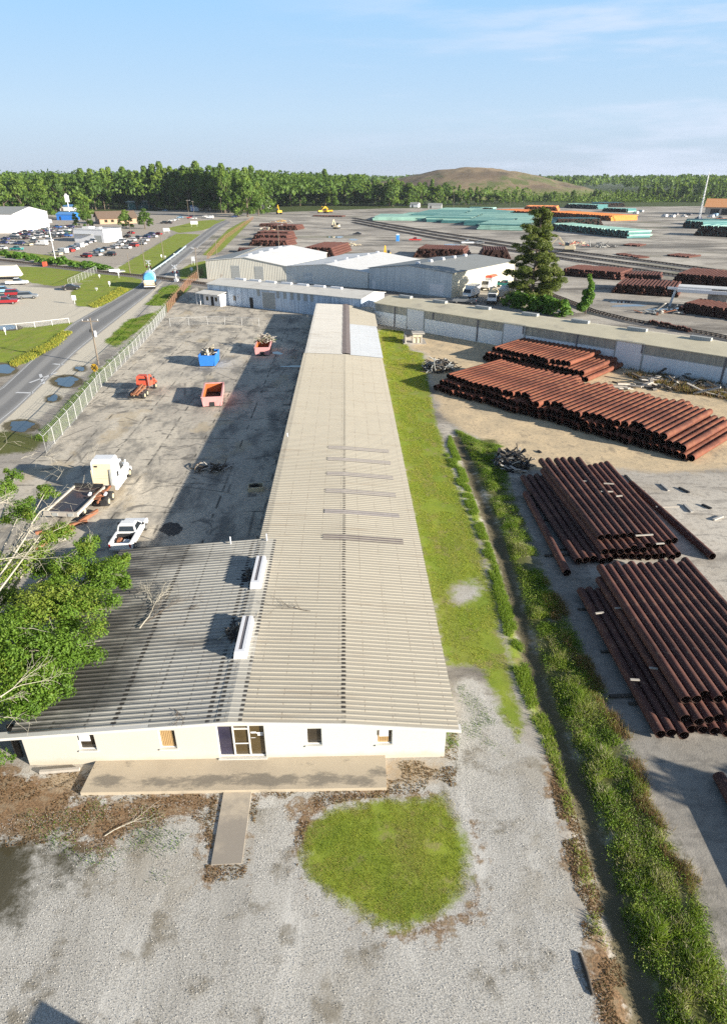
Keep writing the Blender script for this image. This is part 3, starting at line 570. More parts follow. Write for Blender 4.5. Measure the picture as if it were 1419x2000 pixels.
        if k in (0, 3):
            z1 = dd+.03; z0 = z1-.42; p = MB().box(a+.12, b-.2, Y0-.03, Y0-.015, z0, z1).build('notice', M['paper'], fo)
            g = MB(); g.box(a+.26, b-.36, Y0-.034, Y0-.0305, z0+.26, z0+.30); g.box(a+.19, b-.27, Y0-.034, Y0-.0305, z0+.10, z0+.14); g.build('notice_print', M['redink' if k == 0 else 'rvent'], p)
    a, b, c, dd = door; y = Y0+.08; w3 = (b-a)/3
    fr = MB()
    for x in (a, a+w3, a+2*w3, b): fr.box(max(a+.001, x-.035), min(b-.001, x+.035), y, y+.06, c, dd-.001)
    for x in (a, a+w3, a+2*w3): fr.box(x+.036, x+w3-.036, y, y+.06, dd-.05, dd-.002); fr.box(x+.036, x+w3-.036, y, y+.06, c+.001, c+.08)
    fr.box(a+w3+.036, a+2*w3-.036, y, y+.06, dd-.32, dd-.25)
    do = fr.build('entrance', M['frame'], t)
    MB().box(a+.02, a+w3, y+.065, y+.08, c, dd-.02).build('side_panel', M['glassblue'], do)
    lf = MB().box(a+w3+.01, a+2*w3-.01, y+.065, y+.08, c, dd-.02); lf.build('door', M['glassbrown'], do)
    MB().box(a+w3+.06, a+2*w3-.06, y-.03, y+.0, c+.88, c+.94).build('push_bar', M['frame'], do)
    pn = MB().box(a+2*w3+.01, b-.02, y+.065, y+.08, c, dd-.02); pn.build('side_panel', M['glassbrown'], do)
    st = MB(); st.box(a+2*w3+.1, a+2*w3+.36, y+.05, y+.062, c+1.52, c+1.62); st.box(a+2*w3+.38, b-.08, y+.05, y+.062, c+1.49, c+1.57); st.box(a+2*w3+.42, b-.1, y+.05, y+.062, c+1.36, c+1.44); st.box(a+2*w3+.08, a+2*w3+.3, y+.05, y+.062, c+1.2, c+1.22); st.build('door_stickers', M['paper'], do)
    MB().box(a-.05, b+.05, Y0-.12, Y0+.05, c-.055, c-.003).build('door_step', M['fascia'], do)
    # two white ridge ventilators
    for y0, y1 in ((27.7, 31.1), (34.5, 37.9)):
        v = MB(); x = -6.05
        v.frus((x-.36, x+.36, y0, y1), (x-.29, x+.29, y0+.05, y1-.05), 3.06, 3.56); v.box(x-.285, x-.10, y0+.3, y1-.06, 3.56, 3.60); v.box(x+.10, x+.285, y0+.3, y1-.06, 3.56, 3.60); v.box(x-.285, x+.285, y0+.06, y0+.297, 3.56, 3.60)
        vo = v.build('roof_ventilator', M['vent'], t); MB().box(x-.097, x+.097, y0+.3, y1-.06, 3.555, 3.58).build('vent_slot', M['ventdk'], vo)
        b_ = MB(); b_.box(x-.62, x+.62, y0-.12, y1+.12, 3.02, 3.10); b_.build('vent_flashing', M['rvent'], vo)
    for x, y, h in ((-8.6, 40.6, .55), (-6.0, 40.7, .7), (-6.2, 62.0, .5)): MB().tube([(x,y,2.7),(x,y,3.0+h)], .05, 8).build('vent_pipe', M['vent'], t)
    # dark panels standing in for the shade under the carried-on eave, far left
    s_ = MB(); s_.box(-17.25, -16.95, Y0+.5, Y0+.65, -.1, 2.2); s_.box(-17.3, -16.36, Y0+1.6, Y0+1.7, -.1, 2.2); s_.build('overhang_shade', M['lumberdk'], t)
    return t
office()

def unit(A, B):
    d = Vector((B[0]-A[0], B[1]-A[1])); return d.length, math.atan2(d.y, d.x)
def gable(name, label, A, B, depth, eave, ridge, across, wallm, roofm, cat='building', x_over=.25, rz_add=0, sidem=None, eave_r=None, skip_back=False):
    """local frame: x from A to B along the front, y away from the viewer. across=True: gable faces the front"""
    L, a = unit(A, B); t = thing(name, label, cat, (A[0], A[1], 0), a)
    er = eave if eave_r is None else eave_r; w = MB(); s = MB() if sidem else w; o = x_over
    if across:
        w.add([(0,0,-.2),(L,0,-.2),(L,0,er),(L/2,0,ridge),(0,0,eave)], [(0,1,2,3,4)]); w.add([(0,depth,-.2),(L,depth,-.2),(L,depth,er),(L/2,depth,ridge),(0,depth,eave)], [(4,3,2,1,0)])
        w.add([(0,0,-.2),(0,depth,-.2),(0,depth,eave),(0,0,eave)], [(3,2,1,0)]); s.add([(L,0,-.2),(L,depth,-.2),(L,depth,er),(L,0,er)], [(0,1,2,3)])
        prof = [(-o, eave-o*(ridge-eave)/(L/2)+.05), (L/2, ridge+.05), (L+o, er-o*(ridge-er)/(L/2)+.05)]; ys = (-o, depth+o)
        r = MB()
        for (xa, za), (xb, zb) in zip(prof[:-1], prof[1:]):
            r.hexa([(xa,ys[0],za-.12),(xb,ys[0],zb-.12),(xb,ys[1],zb-.12),(xa,ys[1],za-.12),(xa,ys[0],za),(xb,ys[0],zb),(xb,ys[1],zb),(xa,ys[1],za)])
    else:
        w.add([(0,0,-.2),(L,0,-.2),(L,0,eave),(0,0,eave)], [(0,1,2,3)]); w.add([(0,depth,-.2),(L,depth,-.2),(L,depth,eave),(0,depth,eave)], [(3,2,1,0)])
        for x, f in ((0, (4,3,2,1,0)), (L, (0,1,2,3,4))): s.add([(x,0,-.2),(x,depth,-.2),(x,depth,eave),(x,depth/2,ridge),(x,0,eave)], [f])
        prof = [(-o, eave-o*(ridge-eave)/(depth/2)+.05), (depth/2, ridge+.05), (depth+o, eave-o*(ridge-eave)/(depth/2)+.05)]
        r = MB()
        for (ya, za), (yb, zb) in zip(prof[:-1], prof[1:]):
            r.hexa([(-o,ya,za-.12),(L+o,ya,za-.12),(L+o,yb,zb-.12),(-o,yb,zb-.12),(-o,ya,za),(L+o,ya,za),(L+o,yb,zb),(-o,yb,zb)])
    w.build('wall', wallm, t)
    if sidem: s.build('wall', sidem, t)
    r.build('roof', roofm, t); return t, L
def front_box(t, name, x0, x1, z0, z1, mat, out=.05, slats=0, y=0.0, label=None):
    b = MB(); b.box(x0, x1, y-out, y-.004, z0, z1)
    for k in range(1, slats): z = z0+(z1-z0)*k/slats; b.box(x0+.02, x1-.02, y-out-.02, y-out-.001, z-.02, z+.02)
    return tag(b.build(name, mat, t), label)
def door_frame(t, x0, x1, z1, mat, y=0.0, f=.14):
    b = MB(); b.box(x0-f, x0-.002, y-.09, y-.003, -.1, z1+f); b.box(x1+.002, x1+f, y-.09, y-.003, -.1, z1+f); b.box(x0, x1, y-.09, y-.003, z1+.002, z1+f); return b.build('door_frame', mat, t)
# right arm of the long cross shed
SA, SB = P2(732, 632), P2(1419, 755); LL, AA = unit(SA, SB); SB2 = (SA[0]+math.cos(AA)*96, SA[1]+math.sin(AA)*96)
t, L = gable('long_storage_shed', 'long low two tone metal shed with tan roof and white sliding doors', SA, SB2, 9.5, 4.15, 5.0, False, M['sh_right'], M['rf_tan'], 'shed')
for x0, x1, z0, z1 in ((8.4, 12.4, .6, 4.0), (30.0, 34.0, .6, 4.0), (50.2, 54.3, .6, 4.0), (74, 78, .6, 4.0)):
    front_box(t, 'sliding_door', x0, x1, z0, z1, M['vent'], .07, 6); door_frame(t, x0, x1, z1, M['rvent'], f=.22)
for x0, x1 in ((28.3, 29.3), (48.3, 49.4)): front_box(t, 'door', x0, x1, .3, 2.4, M['vent'], .05)
tr = MB(); tr.box(0, 95.9, -.06, -.004, 2.57, 2.66); tr.build('wall_rail', M['rvent'], t)
for k, x in enumerate((5.2, 14.6, 24.6, 33.8, 43.6, 54.2, 66)):
    dp = MB(); dp.box(x-.12, x+.12, -.12, -.004, 2.7 if k % 2 else .1, 4.05); dp.build('downpipe', M['ventdk'], t)
for x in (4.0, 12.6, 22.4, 32.2, 41.6, 51.2, 60.8, 70.5): v = MB(); v.frus((x-1.5, x+1.5, 4.3, 5.2), (x-1.5, x+1.5, 4.35, 5.15), 4.95, 5.42); v.build('ridge_vent', M['rvent'], t)
# left arm
LA = P2(404, 588); LA = (P2(430, 594)[0]-math.cos(R(-31))*3.4, P2(430, 594)[1]+math.sin(R(31))*3.4)
t, L = gable('old_office_shed', 'blue and white streaked metal shed with a porch on its left end', LA, (P2(610, 614)[0]+10.5, P2(610, 614)[1]-6.9), 10, 4.35, 5.1, False, M['sh_blue'], M['rf_pale'], 'shed')
front_box(t, 'roller_door', 16.3, 19.9, .25, 3.75, M['rvent'], .06, 9); door_frame(t, 16.3, 19.9, 3.75, M['vent'], f=.1)
front_box(t, 'door', 12.5, 13.5, 0, 2.3, M['black'], .03)
front_box(t, 'window', 7.6, 8.4, 1.2, 2.3, M['glassdk'], .04)
for x in (14.8, 20.3, 22.2, 24.1, 25.9, 27.7, 29.4): front_box(t, 'wall_skylight', x, x+.8, 2.75, 4.15, M['rvent'], .03)
pc = MB(); pc.hexa([(-.9,-3.4,2.5),(6.1,-3.4,2.5),(6.1,-.005,2.95),(-.9,-.005,2.95),(-.9,-3.4,2.66),(6.1,-3.4,2.66),(6.1,-.005,3.1),(-.9,-.005,3.1)]); pr_ = pc.build('porch_roof', M['rf_pale'], t)
pw = MB(); pw.box(.8, 5.9, -2.6, -.006, -.1, 2.55); pw.build('porch_room', M['vent'], t)
for x in (2.0, 4.7): front_box(t, 'window', x-.35, x+.35, 1.1, 2.0, M['glassdk'], .03, y=-2.6)
front_box(t, 'door', 3.1, 3.95, 0, 2.1, M['black'], .03, y=-2.6)
for x in (-.75, .4): MB().box(x-.06, x+.06, -3.35, -3.23, -.1, 2.5).build('porch_post', M['vent'], t)
for x in (6, 10.5, 15, 19.5, 24, 28.5, 33): v = MB(); v.frus((x-1.4, x+1.4, 4.6, 5.4), (x-1.4, x+1.4, 4.65, 5.35), 5.05, 5.45); v.build('ridge_vent', M['vent'], t)
# three gabled warehouses behind
B1, B1b, B2b = P2(405, 545), P2(560, 551), P2(718, 563); B3, B3b = P2(720, 563), P2(880, 582)
t, L = gable('storage_warehouse', 'leftmost gabled warehouse with rust stained cream front and white roof', B1, B1b, 38, 5.2, 6.4, True, M['sh_rust'], M['rf_white'], 'warehouse', .3, eave_r=4.4)
for x0, x1, z0, z1 in ((8.0, 10.7, .3, 4.0), (15.4, 18.0, .3, 4.0)): front_box(t, 'roller_door', x0, x1, z0, z1, M['rvent'], .05, 8)
wp = MB(); wp.hexa([(-.25,-.25,5.14),(9,-.25,6.05),(2,38,6.0),(-.25,38,5.14),(-.25,-.25,5.25),(9,-.25,6.13),(2,38,6.08),(-.25,38,5.25)]); wp.build('roof_patch', M['rf_grey'], t)
for y in (4, 12, 20, 28): MB().frus((L/2-.5, L/2+.5, y-.5, y+.5), (L/2-.4, L/2+.4, y-.4, y+.4), 6.35, 6.95).build('roof_ventilator', M['vent'], t)
t, L = gable('storage_warehouse', 'middle gabled warehouse with pale grey front and bright white roof', B1b, B2b, 36, 4.35, 5.5, True, M['sh_pale'], M['rf_white'], 'warehouse', .3, eave_r=4.0)
front_box(t, 'roller_door', 5.6, 8.7, .3, 2.75, M['sh_grey'], .06, 6)
for y in (5, 12, 19, 26, 33): MB().frus((L/2-.5, L/2+.5, y-.5, y+.5), (L/2-.4, L/2+.4, y-.4, y+.4), 5.45, 6.05).build('roof_ventilator', M['vent'], t)
t, L = gable('storage_warehouse', 'rightmost gabled warehouse with grey front, cream side wall and grey roof', B3, B3b, 34, 5.25, 6.75, True, M['sh_grey'], M['rf_grey'], 'warehouse', .3, sidem=M['sh_cream'], eave_r=5.85)
front_box(t, 'roller_door', 19.4, 23.6, .2, 2.9, M['vent'], .06, 5); front_box(t, 'door', 1.2, 2.2, 0, 2.0, M['vent'], .05)
for y in (4, 10, 16, 22, 28): MB().frus((L/2-.5, L/2+.5, y-.5, y+.5), (L/2-.4, L/2+.4, y-.4, y+.4), 6.7, 7.3).build('roof_ventilator', M['vent'], t)
# far left
FA, FB = P2(-130, 440), P2(86, 449)
t, L = gable('white_warehouse', 'big white warehouse with grey roof at the left edge behind the car lot', (-265, 395), (-178, 383), 34, 9.5, 12.5, False, M['vent'], M['rf_grey'], 'warehouse', .4)
lo = MB(); lo.box(30, 75, -9, -.01, -.1, 4.6); lo.build('front_annex', M['vent'], t)
for x in (56, 62, 67): front_box(t, 'window', x, x+2.6, 1.5, 3.3, M['glassdk'], .05, y=-9)
WA, WB = P2(147, 472), P2(205, 474)
t = thing('workshop', 'small white flat roofed workshop building standing in the car lot', 'workshop', (*WA, 0), unit(WA, WB)[1]); L = unit(WA, WB)[0]
MB().box(0, L, 0, 13, -.1, 5.3).build('wall', M['vent'], t)
rr = MB(); rr.box(-.15, L+.15, -.15, 13.15, 5.303, 5.55); rr.box(2, 6, 4, 8, 5.56, 6.3); rr.box(9, 11, 5, 7, 5.56, 6.2); rr.build('roof', M['rf_white'], t)
front_box(t, 'roller_door', L-5, L-1.2, 0, 3, M['rvent'], .05, 6); aw = MB(); aw.box(1.5, L-6, -1.2, -.005, 3.4, 3.55); aw.build('awning', M['rvent'], t)
HA, HB = P2(196, 438), P2(268, 436)
t, L = gable('brick_house', 'low tan brick building with a wide brown shingle roof behind the trees', HA, HB, 22, 3.6, 7.2, False, M['brick'], M['brownroof'], 'house', 1.0)
for x in (3, 7, 11, 15): front_box(t, 'window', x, x+1.8, 1, 2.6, M['glassdk'], .05)
CA, CB = P2(252, 409), P2(302, 408)
t = thing('canopy_building', 'white topped open canopy with blue underside by the far trees', 'canopy', (*CA, 0), unit(CA, CB)[1]); L = unit(CA, CB)[0]
MB().frus((-1, L+6, -1, 16), (2, L, 2, 13), 6.0, 7.2).build('roof', M['vent'], t); MB().box(1, L, 1, 13, -.1, 5.99).build('wall', M['greendk'], t)
for x in (0, L/2, L): MB().box(x, x+.4, -.6, -.2, -.1, 5.99).build('post', M['vent'], t)
for k, (px, py, w, lab) in enumerate(((118, 412, 14, 'blue roofed metal building between the trees at the left'), (112, 430, 12, 'small blue shed beside the big white warehouse'), (372, 412, 8, 'small white and blue hut at the end of the road'), (390, 411, 7, 'white trailer office with dark door near the road end'))):
    a = P2(px, py); t, L = gable('small_building', lab, a, (a[0]+w, a[1]-2), 9, 3.8, 5.2, False, M['vent'] if k in (0, 2, 3) else M['bluepaint'], M['blueroof'] if k < 3 else M['rf_white'], 'building', .4)
    front_box(t, 'door', 2, 3.2, 0, 2.4, M['bluepaint' if k == 2 else 'black'], .05)
sx, sy = P2(137, 420); t = thing('tall_sign', 'tall white pole sign rising between trees at the left', 'sign', (sx, sy, 0)); MB().tube([(0,0,0),(0,0,11)], .35, 8).build('post', M['vent'], t); MB().box(-1.6, 1.6, -.3, .3, 9.5, 14.5).build('sign_face', M['vent'], t); MB().box(-1.0, .4, -.32, .32, 14.502, 15.5).build('sign_top', M['vent'], t)
OA = P2(1374, 419); OB = (OA[0]+52, OA[1]-30)
t, L = gable('orange_roof_barn', 'open sided building with an orange roof at the far right edge', OA, OB, 30, 6.0, 11.5, False, M['lumber'], M['orangeroof'], 'barn', 1.2)
for x in (4, 12, 20, 28, 36, 44): front_box(t, 'bay_opening', x, x+6.4, 0, 4.4, M['black'], .05)
WH = P2(618+65, 404); 
for k, (px, py, w, lab) in enumerate(((835, 407, 13, 'low grey shed in front of the tree line past the green pipes'), (800, 405, 8, 'small white hut at the tree line left of the grey shed'), (508, 408, 6, 'white house glimpsed among the bright trees by the road'))):
    a = P2(px, py); t, L = gable('small_building', lab, a, (a[0]+w, a[1]-3), 8, 3.2 if k < 2 else 9, 4.6 if k < 2 else 12, False, M['rvent'] if k == 0 else M['vent'], M['rf_grey'] if k < 2 else M['rf_white'], 'building', .3); front_box(t, 'door', 2, 3.4, 0, 2.3, M['black'], .05)
# small block bunker beside the grass strip
ha, hb = P2(797, 672), P2(830, 672); t = thing('block_bunker', 'small open fronted concrete block bunker beside the grass strip', 'bunker', (ha[0], ha[1], 0), 0); w = hb[0]-ha[0]
b = MB(); b.box(-.9, w+.2, -.25, 3.4, -.05, .14); b.build('floor_slab', M['block'], t)
b = MB(); b.box(.75, w-.05, .9, 3.0, 1.55, 1.72); b.build('roof_slab', M['block'], t)
for x in (.78, 1.55, 2.25): b = MB(); b.box(x, x+.22, .3, .55, .14, 1.55); b.build('pier', M['lumber'], t)
b = MB(); b.box(.78, 2.5, .31, .5, 1.2, 1.548); b.box(.79, 2.49, .42, .54, .14, .9); b.build('front_panel', M['cream'], t)
b = MB(); b.box(-.6, -.35, 0, 3.0, .14, 1.3); b.box(-.34, .74, 2.7, 2.95, .14, 1.2); b.build('side_wall', M['block'], t)
# pale steel loading frame in the far right yard
sa = P2(1306, 598); t = thing('steel_shelter', 'pale steel frame shelter with sloped post and low concrete bay', 'shelter', (sa[0], sa[1], 0), R(-28))
b = MB(); b.bar((0,0,0), (.6,0,3.9), .5, .4); b.build('post', M['vent'], t); b = MB(); b.bar((-1.2,0,4.0), (8,0,4.0), .5, .5); b.build('beam', M['vent'], t); b = MB(); b.bar((1,-.6,3.7), (22,-.6,3.7), .6, .7); b.build('beam', M['vent'], t)
b = MB(); b.box(1, 30, -.2, 4, 4.3, 4.5); b.build('roof', M['rf_white'], t); b = MB(); b.box(7.5, 11.5, .8, 1.2, 0, 3.3); b.box(12.5, 18, .8, 1.2, 0, 2.6); b.box(22, 23, 0, 1, 0, 3.4); b.build('bay_wall', M['block'], t)
# shed added behind the viewer, out of frame, so its roof throws the lower left shadow
t, L = gable('shadow_shed', 'small gabled shed added out of view to throw the lower left shadow', (-4.9, 5.2), (-2.0, 4.6), 3.0, 1.8, 2.7, True, M['sh_pale'], M['rf_grey'], 'shed', .2)

# ================================================================== PIPES
def pipe_mesh(name, L, r, mat, n=16, wall=.014):
    return MB().hollow((0,0,0), (0,L,0), r, r-wall, n, 0, 1).mesh(name, [mat, M['rustin']])
def stack(O, ang_u, ang_v, L, dia, layers, mat, labels, group, base=.1, xmax=1e9, seed=0, jit=1.0, fan=0.0):
    me = pipe_mesh('rusty_pipe', L, dia/2*.985, mat); u = Vector((math.cos(ang_u), math.sin(ang_u))); v = Vector((math.cos(ang_v), math.sin(ang_v))); rs = random.Random(seed); k = 0
    for li, (i0, n, rec, ragged) in enumerate(layers):
        for i in range(n):
            a = (i0+i)*dia*1.03+(.5*dia*(li % 2)); nz_ = float(vn(np.array([i*1.0]), np.array([li*7.0+seed]), 3.2)[0]); off = rec+ragged*(nz_-.3)*1.6+rs.uniform(-.25, .25)*jit
            p = Vector(O)+u*a+v*off
            if p.x > xmax: continue
            o = link('rusty_pipe', me, None, (p.x, p.y, base+dia*.5+li*dia*.865), ang_v-math.pi/2+rs.uniform(-.004, .004)+fan*(i-n/2)/max(n, 1), labels[min(li, len(labels)-1)], 'pipe', group); k += 1
    return k
NP = 0
oB = P2(848, 764); uB = math.atan2(60.3-87.4, 36.0-11.9)
lb = lambda where: [f'rusty pipe, bottom layer of {where}', f'rusty pipe, middle layer of {where}', f'rusty pipe, top layer of {where}']
NP += stack(oB, uB, R(41.5), 12.2, .76, [(0, 46, 0, .5), (.0, 44, .5, .9), (.6, 41, .9, 1.7)], M['rustA'], lb('the largest orange rust stack on the sand'), 'rusty pipes of the largest stack', seed=1)
oA = P2(940, 706); uA = math.atan2(90.6-104.2, 35-21.5)
NP += stack(oA, uA, R(45), 12.2, .76, [(0, 24, 0, .6), (.2, 22, .6, .8), (1.0, 18, .8, 1.6)], M['rustA'], lb('the rusty stack beside the long shed'), 'rusty pipes of the stack beside the shed', seed=2)
NP += stack((17.55, 41.4), R(6), R(90.2), 15.6, .60, [(0, 14, 0, .5), (2.9, 11, .5, 1.0), (3.5, 6, 1.2, .8)], M['rustB'], lb('the brown stack beyond the nearest stack'), 'brown pipes of the second nearest stack', seed=3, jit=1.2, fan=-.05)
NP += stack((16.3, 24.2), R(1.5), R(89.6), 13.4, .58, [(0, 17, 0, .35), (2.0, 14, .6, .5), (3.0, 12, 1.7, 1.4)], M['rustB'], lb('the brown stack nearest the ditch at the right edge'), 'brown pipes of the nearest stack', seed=4, xmax=25.5)
me_ = pipe_mesh('rusty_pipe', 13.6, .3, M['rustB'])
p0, p1 = P2(1388, 1094), P2(1252, 970)
link('rusty_pipe', me_, None, (p0[0], p0[1], .32), math.atan2(p1[1]-p0[1], p1[0]-p0[0])-math.pi/2, 'lone brown pipe lying askew on the right of the second nearest stack', 'pipe')
p0 = P2(1158, 1082); link('rusty_pipe', me_, None, (16.75, 37.9, .42), R(-1.2), 'lone brown pipe lying apart on the ditch side of the nearest stack', 'pipe').location = (16.2, 40.2, .32)
p0 = P2(1420, 1578); link('rusty_pipe', me_, None, (0, 0, 0), 0, 'dark pipe end poking into the picture at the lower right edge', 'pipe')
a_, b_ = P2(1399, 1524), P2(1462, 1640); l_ = math.hypot(b_[0]-a_[0], b_[1]-a_[1]); o_ = [o for o in COL.objects if o.get('label', '').startswith('dark pipe end')][0]; o_.location = (a_[0], a_[1], .32); o_.rotation_euler = (0, 0, math.atan2(b_[1]-a_[1], b_[0]-a_[0])-math.pi/2)
for k, (a, b) in enumerate((((868, 652), (1000, 674)), ((880, 656), (1018, 680)))):
    q0, q1 = P2(*a), P2(*b); d = math.hypot(q1[0]-q0[0], q1[1]-q0[1]); link('rusty_pipe', pipe_mesh('rusty_pipe', d, .28, M['rustB'], 12), None, (*q0, .3), math.atan2(q1[1]-q0[1], q1[0]-q0[0])-math.pi/2, ('long brown pipe lying against the foot of the long shed', 'long brown pipe lying just in front of the one at the shed foot')[k], 'pipe')
# timber bearers below the near stacks and loose spacers on top
def plank(px0, px1, z, w, h, label, mat='lumber', group=None, zz=None):
    a, b = P(*px0, z), P(*px1, z if zz is None else zz); c = Vector(a); MB().bar((0,0,0), Vector(b)-c, w, h).build('board', M[mat], None, loc=a, label=label, cat='board', group=group)
for k, y in enumerate((27, 31.5, 36)): MB().box(0, 9.2, -.09, .09, 0, .10).build('timber_bearer', M['lumberdk'], None, loc=(15.7, y, 0.002), rz=R(1.5), label='dark timber bearer sticking out under the nearest pipe stack', cat='timber', group='bearers under the nearest stack')
for k, y in enumerate((44, 49, 54)): MB().box(0, 9.6, -.09, .09, 0, .10).build('timber_bearer', M['lumberdk'], None, loc=(16.4, y, 0.002), rz=R(4), label='dark timber bearer sticking out under the second nearest pipe stack', cat='timber', group='bearers under the second nearest stack')
for a, b in (((1130,939),(1146,940)), ((1178,944),(1198,945)), ((1172,960),(1196,960)), ((1202,969),(1214,968)), ((1240,1046),(1274,1044)), ((1280,1062),(1296,1061))): plank(a, b, 1.62, .14, .07, 'pale spacer board lying across the second nearest pipe stack', group='spacers on the second nearest stack')
for a, b in (((1162,1198),(1178,1196)), ((1200,1188),(1218,1187)), ((1267,1304),(1283,1306)), ((1230,1327),(1248,1328))): plank(a, b, 1.18, .13, .06, 'pale spacer board lying between pipes of the nearest stack', group='spacers on the nearest stack')
plank((1280,990), (1325,989), .5, .2, .1, 'long pale board lying on the dirt right of the second nearest stack')
# far stacks: the rest of the pipes
def far_stack(V, F, MI, A, B, L, dia, nl, ang=None, taper=0, jit=.8, mi=0, n=7):
    d = Vector((B[0]-A[0], B[1]-A[1])); W = d.length; u = d/W; v = Vector((-u.y, u.x)) if ang is None else Vector((math.cos(ang), math.sin(ang))); cnt = max(1, int(W/dia))
    for l in range(nl):
        for i in range(cnt-l*(1+taper)):
            c = Vector(A)+u*((i+.5+l*(.5+taper/2))*dia)+v*(random.uniform(-jit, jit)+l*.3); z = dia*(.5+.87*l); b = len(V); w = Vector((v.y, -v.x))
            for t in (0, L):
                for k in range(n): a = 2*math.pi*k/n; q = c+v*t+w*(math.cos(a)*dia*.5); V.append((q.x, q.y, z+math.sin(a)*dia*.5))
            F.extend([(b+k, b+n+k, b+n+(k+1) % n, b+(k+1) % n) for k in range(n)]); MI.extend([mi if random.random() < .7 else 1-mi]*n); F.append(tuple(b+k for k in range(n))); F.append(tuple(b+n+k for k in range(n-1, -1, -1))); MI.extend([2, 2])
def far_obj(name, items, mats):
    V, F, MI = [], [], []
    for it in items: far_stack(V, F, MI, *it[0], **it[1])
    m = MB(); m.v = V; m.f = [list(f) for f in F]; m.m = MI; m.s = [False]*len(F); return m.build(name, [*mats, M['rustin']], kind='stuff')
def it(a, b, L, dia, nl, **k): return ((P2(*a), P2(*b), L, dia, nl), k)
far_obj('rusty_pipe_stacks', [it((588,500),(655,502),24,.9,4), it((806,503),(912,506),17,.9,4), it((934,506),(1000,507),14,.9,4), it((1093,538),(1215,548),12,.8,3), it((1160,541),(1290,549),9,.8,2), it((1192,572),(1330,582),13,.85,3), it((1300,562),(1480,578),16,.85,5), it((1320,610),(1480,632),8,.8,3),
    it((486,480),(562,482),12,.9,3), it((492,469),(566,471),11,.9,3), it((500,459),(566,460),11,.9,2), it((522,449),(583,450),14,.9,3), it((505,443),(560,443),8,.9,2), it((463,494),(545,493),7,.8,2), it((610,423),(668,424),8,.9,1), it((1262,634),(1350,652),.9,.5,2, ang=R(60)), it((1215,480),(1250,482),9,.6,1), it((1300,500),(1345,504),9,.6,1), it((1200,497),(1250,505),4,.5,1)],
    [M['rustfar'], M['rustfar']])
far_obj('green_pipe_stacks', [it((727,431),(744,424),30,.9,3,ang=R(-10)), it((757,431),(800,421),34,.9,3,ang=R(-12)), it((800,428),(838,417),34,.9,4,ang=R(-14),mi=1), it((830,434),(862,424),30,.9,4,ang=R(-16),mi=1), it((862,436),(905,422),38,.9,3,ang=R(-18)), it((905,441),(930,434),26,.9,4,ang=R(-20),mi=1), it((930,436),(968,422),32,.9,3,ang=R(-20)), it((930,449),(962,439),26,.9,4,ang=R(-22)), it((880,424),(930,414),36,.9,3,ang=R(-14),mi=1), it((835,419),(868,411),34,.9,3,ang=R(-12)),
    it((1070,448),(1226,466),14,.95,4), it((1082,440),(1180,440),14,1.1,4), it((910,412),(965,413),13,1.1,3,mi=1), it((1100,406),(1168,409),15,1.1,4,mi=1), it((1165,404),(1222,404),24,1.1,4), it((1174,413),(1225,415),14,1.1,3,mi=1), it((1330,444),(1375,448),22,1.1,4,mi=1), it((1352,460),(1480,466),15,1.1,5), it((1360,440),(1480,440),18,1.1,3)],
    [M['green'], M['greendk']])
far_obj('orange_pipe_stacks', [it((962,415),(1075,423),24,.95,3,mi=1), it((1060,422),(1192,432),24,.95,4), it((1020,412),(1090,413),30,1.1,4), it((1395,432),(1480,440),18,1.0,2)], [M['orange'], plain('dark_orange_pipe_coating', (.50, .15, .05), .6, var=.2, scale=.3)])

# ================================================================== VEHICLES
def car_parts(style):
    """body, glass, tyres, lamps as meshes in a local frame, y forward"""
    b, g, w, l = MB(), MB(), MB(), MB(); wd = .9
    if style == 'sedan':
        b.side([(-2.25,.32),(-2.3,.72),(-2.15,.93),(-1.4,.98),(.95,.96),(1.9,.84),(2.25,.66),(2.28,.34)], -wd, wd); g.frus((-.84,.84,-1.65,1.15), (-.66,.66,-1.0,.25), .965, 1.40); b.frus((-.67,.67,-1.02,.27), (-.6,.6,-.9,.15), 1.395, 1.46)
    elif style == 'suv':
        b.side([(-2.2,.38),(-2.25,1.0),(1.0,1.02),(1.95,.95),(2.25,.75),(2.28,.4)], -.93, .93); g.frus((-.88,.88,-2.2,1.05), (-.74,.74,-2.0,.45), 1.0, 1.62); b.frus((-.75,.75,-2.02,.47), (-.68,.68,-1.9,.35), 1.615, 1.70)
    elif style == 'van':
        b.side([(-2.6,.4),(-2.6,2.0),(1.1,2.0),(1.7,1.2),(2.5,1.0),(2.55,.4)], -.97, .97); g.hexa([(-.85,1.22,1.9),(.85,1.22,1.9),(.85,1.75,1.25),(-.85,1.75,1.25),(-.85,1.26,1.93),(.85,1.26,1.93),(.85,1.79,1.28),(-.85,1.79,1.28)]); g.box(-.98,.98,.2,1.0,1.25,1.8)
    else:
        b.side([(-2.8,.45),(-2.85,1.05),(-.75,1.05),(-.75,1.08),(1.3,1.08),(2.5,1.0),(2.75,.85),(2.78,.45)], -.97, .97); g.frus((-.9,.9,-.78,1.25), (-.74,.74,-.62,.55), 1.075, 1.72); b.frus((-.75,.75,-.64,.57), (-.68,.68,-.55,.45), 1.715, 1.79); g.box(-.8,.8,-2.7,-.95,1.051,1.062)
    f = {'sedan': 1.42, 'suv': 1.4, 'van': 1.6, 'pickup': 1.75}[style]; x = .84
    for s in (-1, 1):
        for y in (-f, f): w.wheel(s*x, y, .34, .34, .24)
    y0, y1 = (-2.27, 2.26) if style in ('sedan', 'suv') else (-2.62, 2.53) if style == 'van' else (-2.86, 2.76)
    for s in (-.62, .62): l.box(s-.16, s+.16, y0-.02, y0+.06, .68, .84); l.box(s-.16, s+.16, y1-.08, y1+.02, .60, .74, 1)
    return b, g, w, l
CAR_MESH = {}
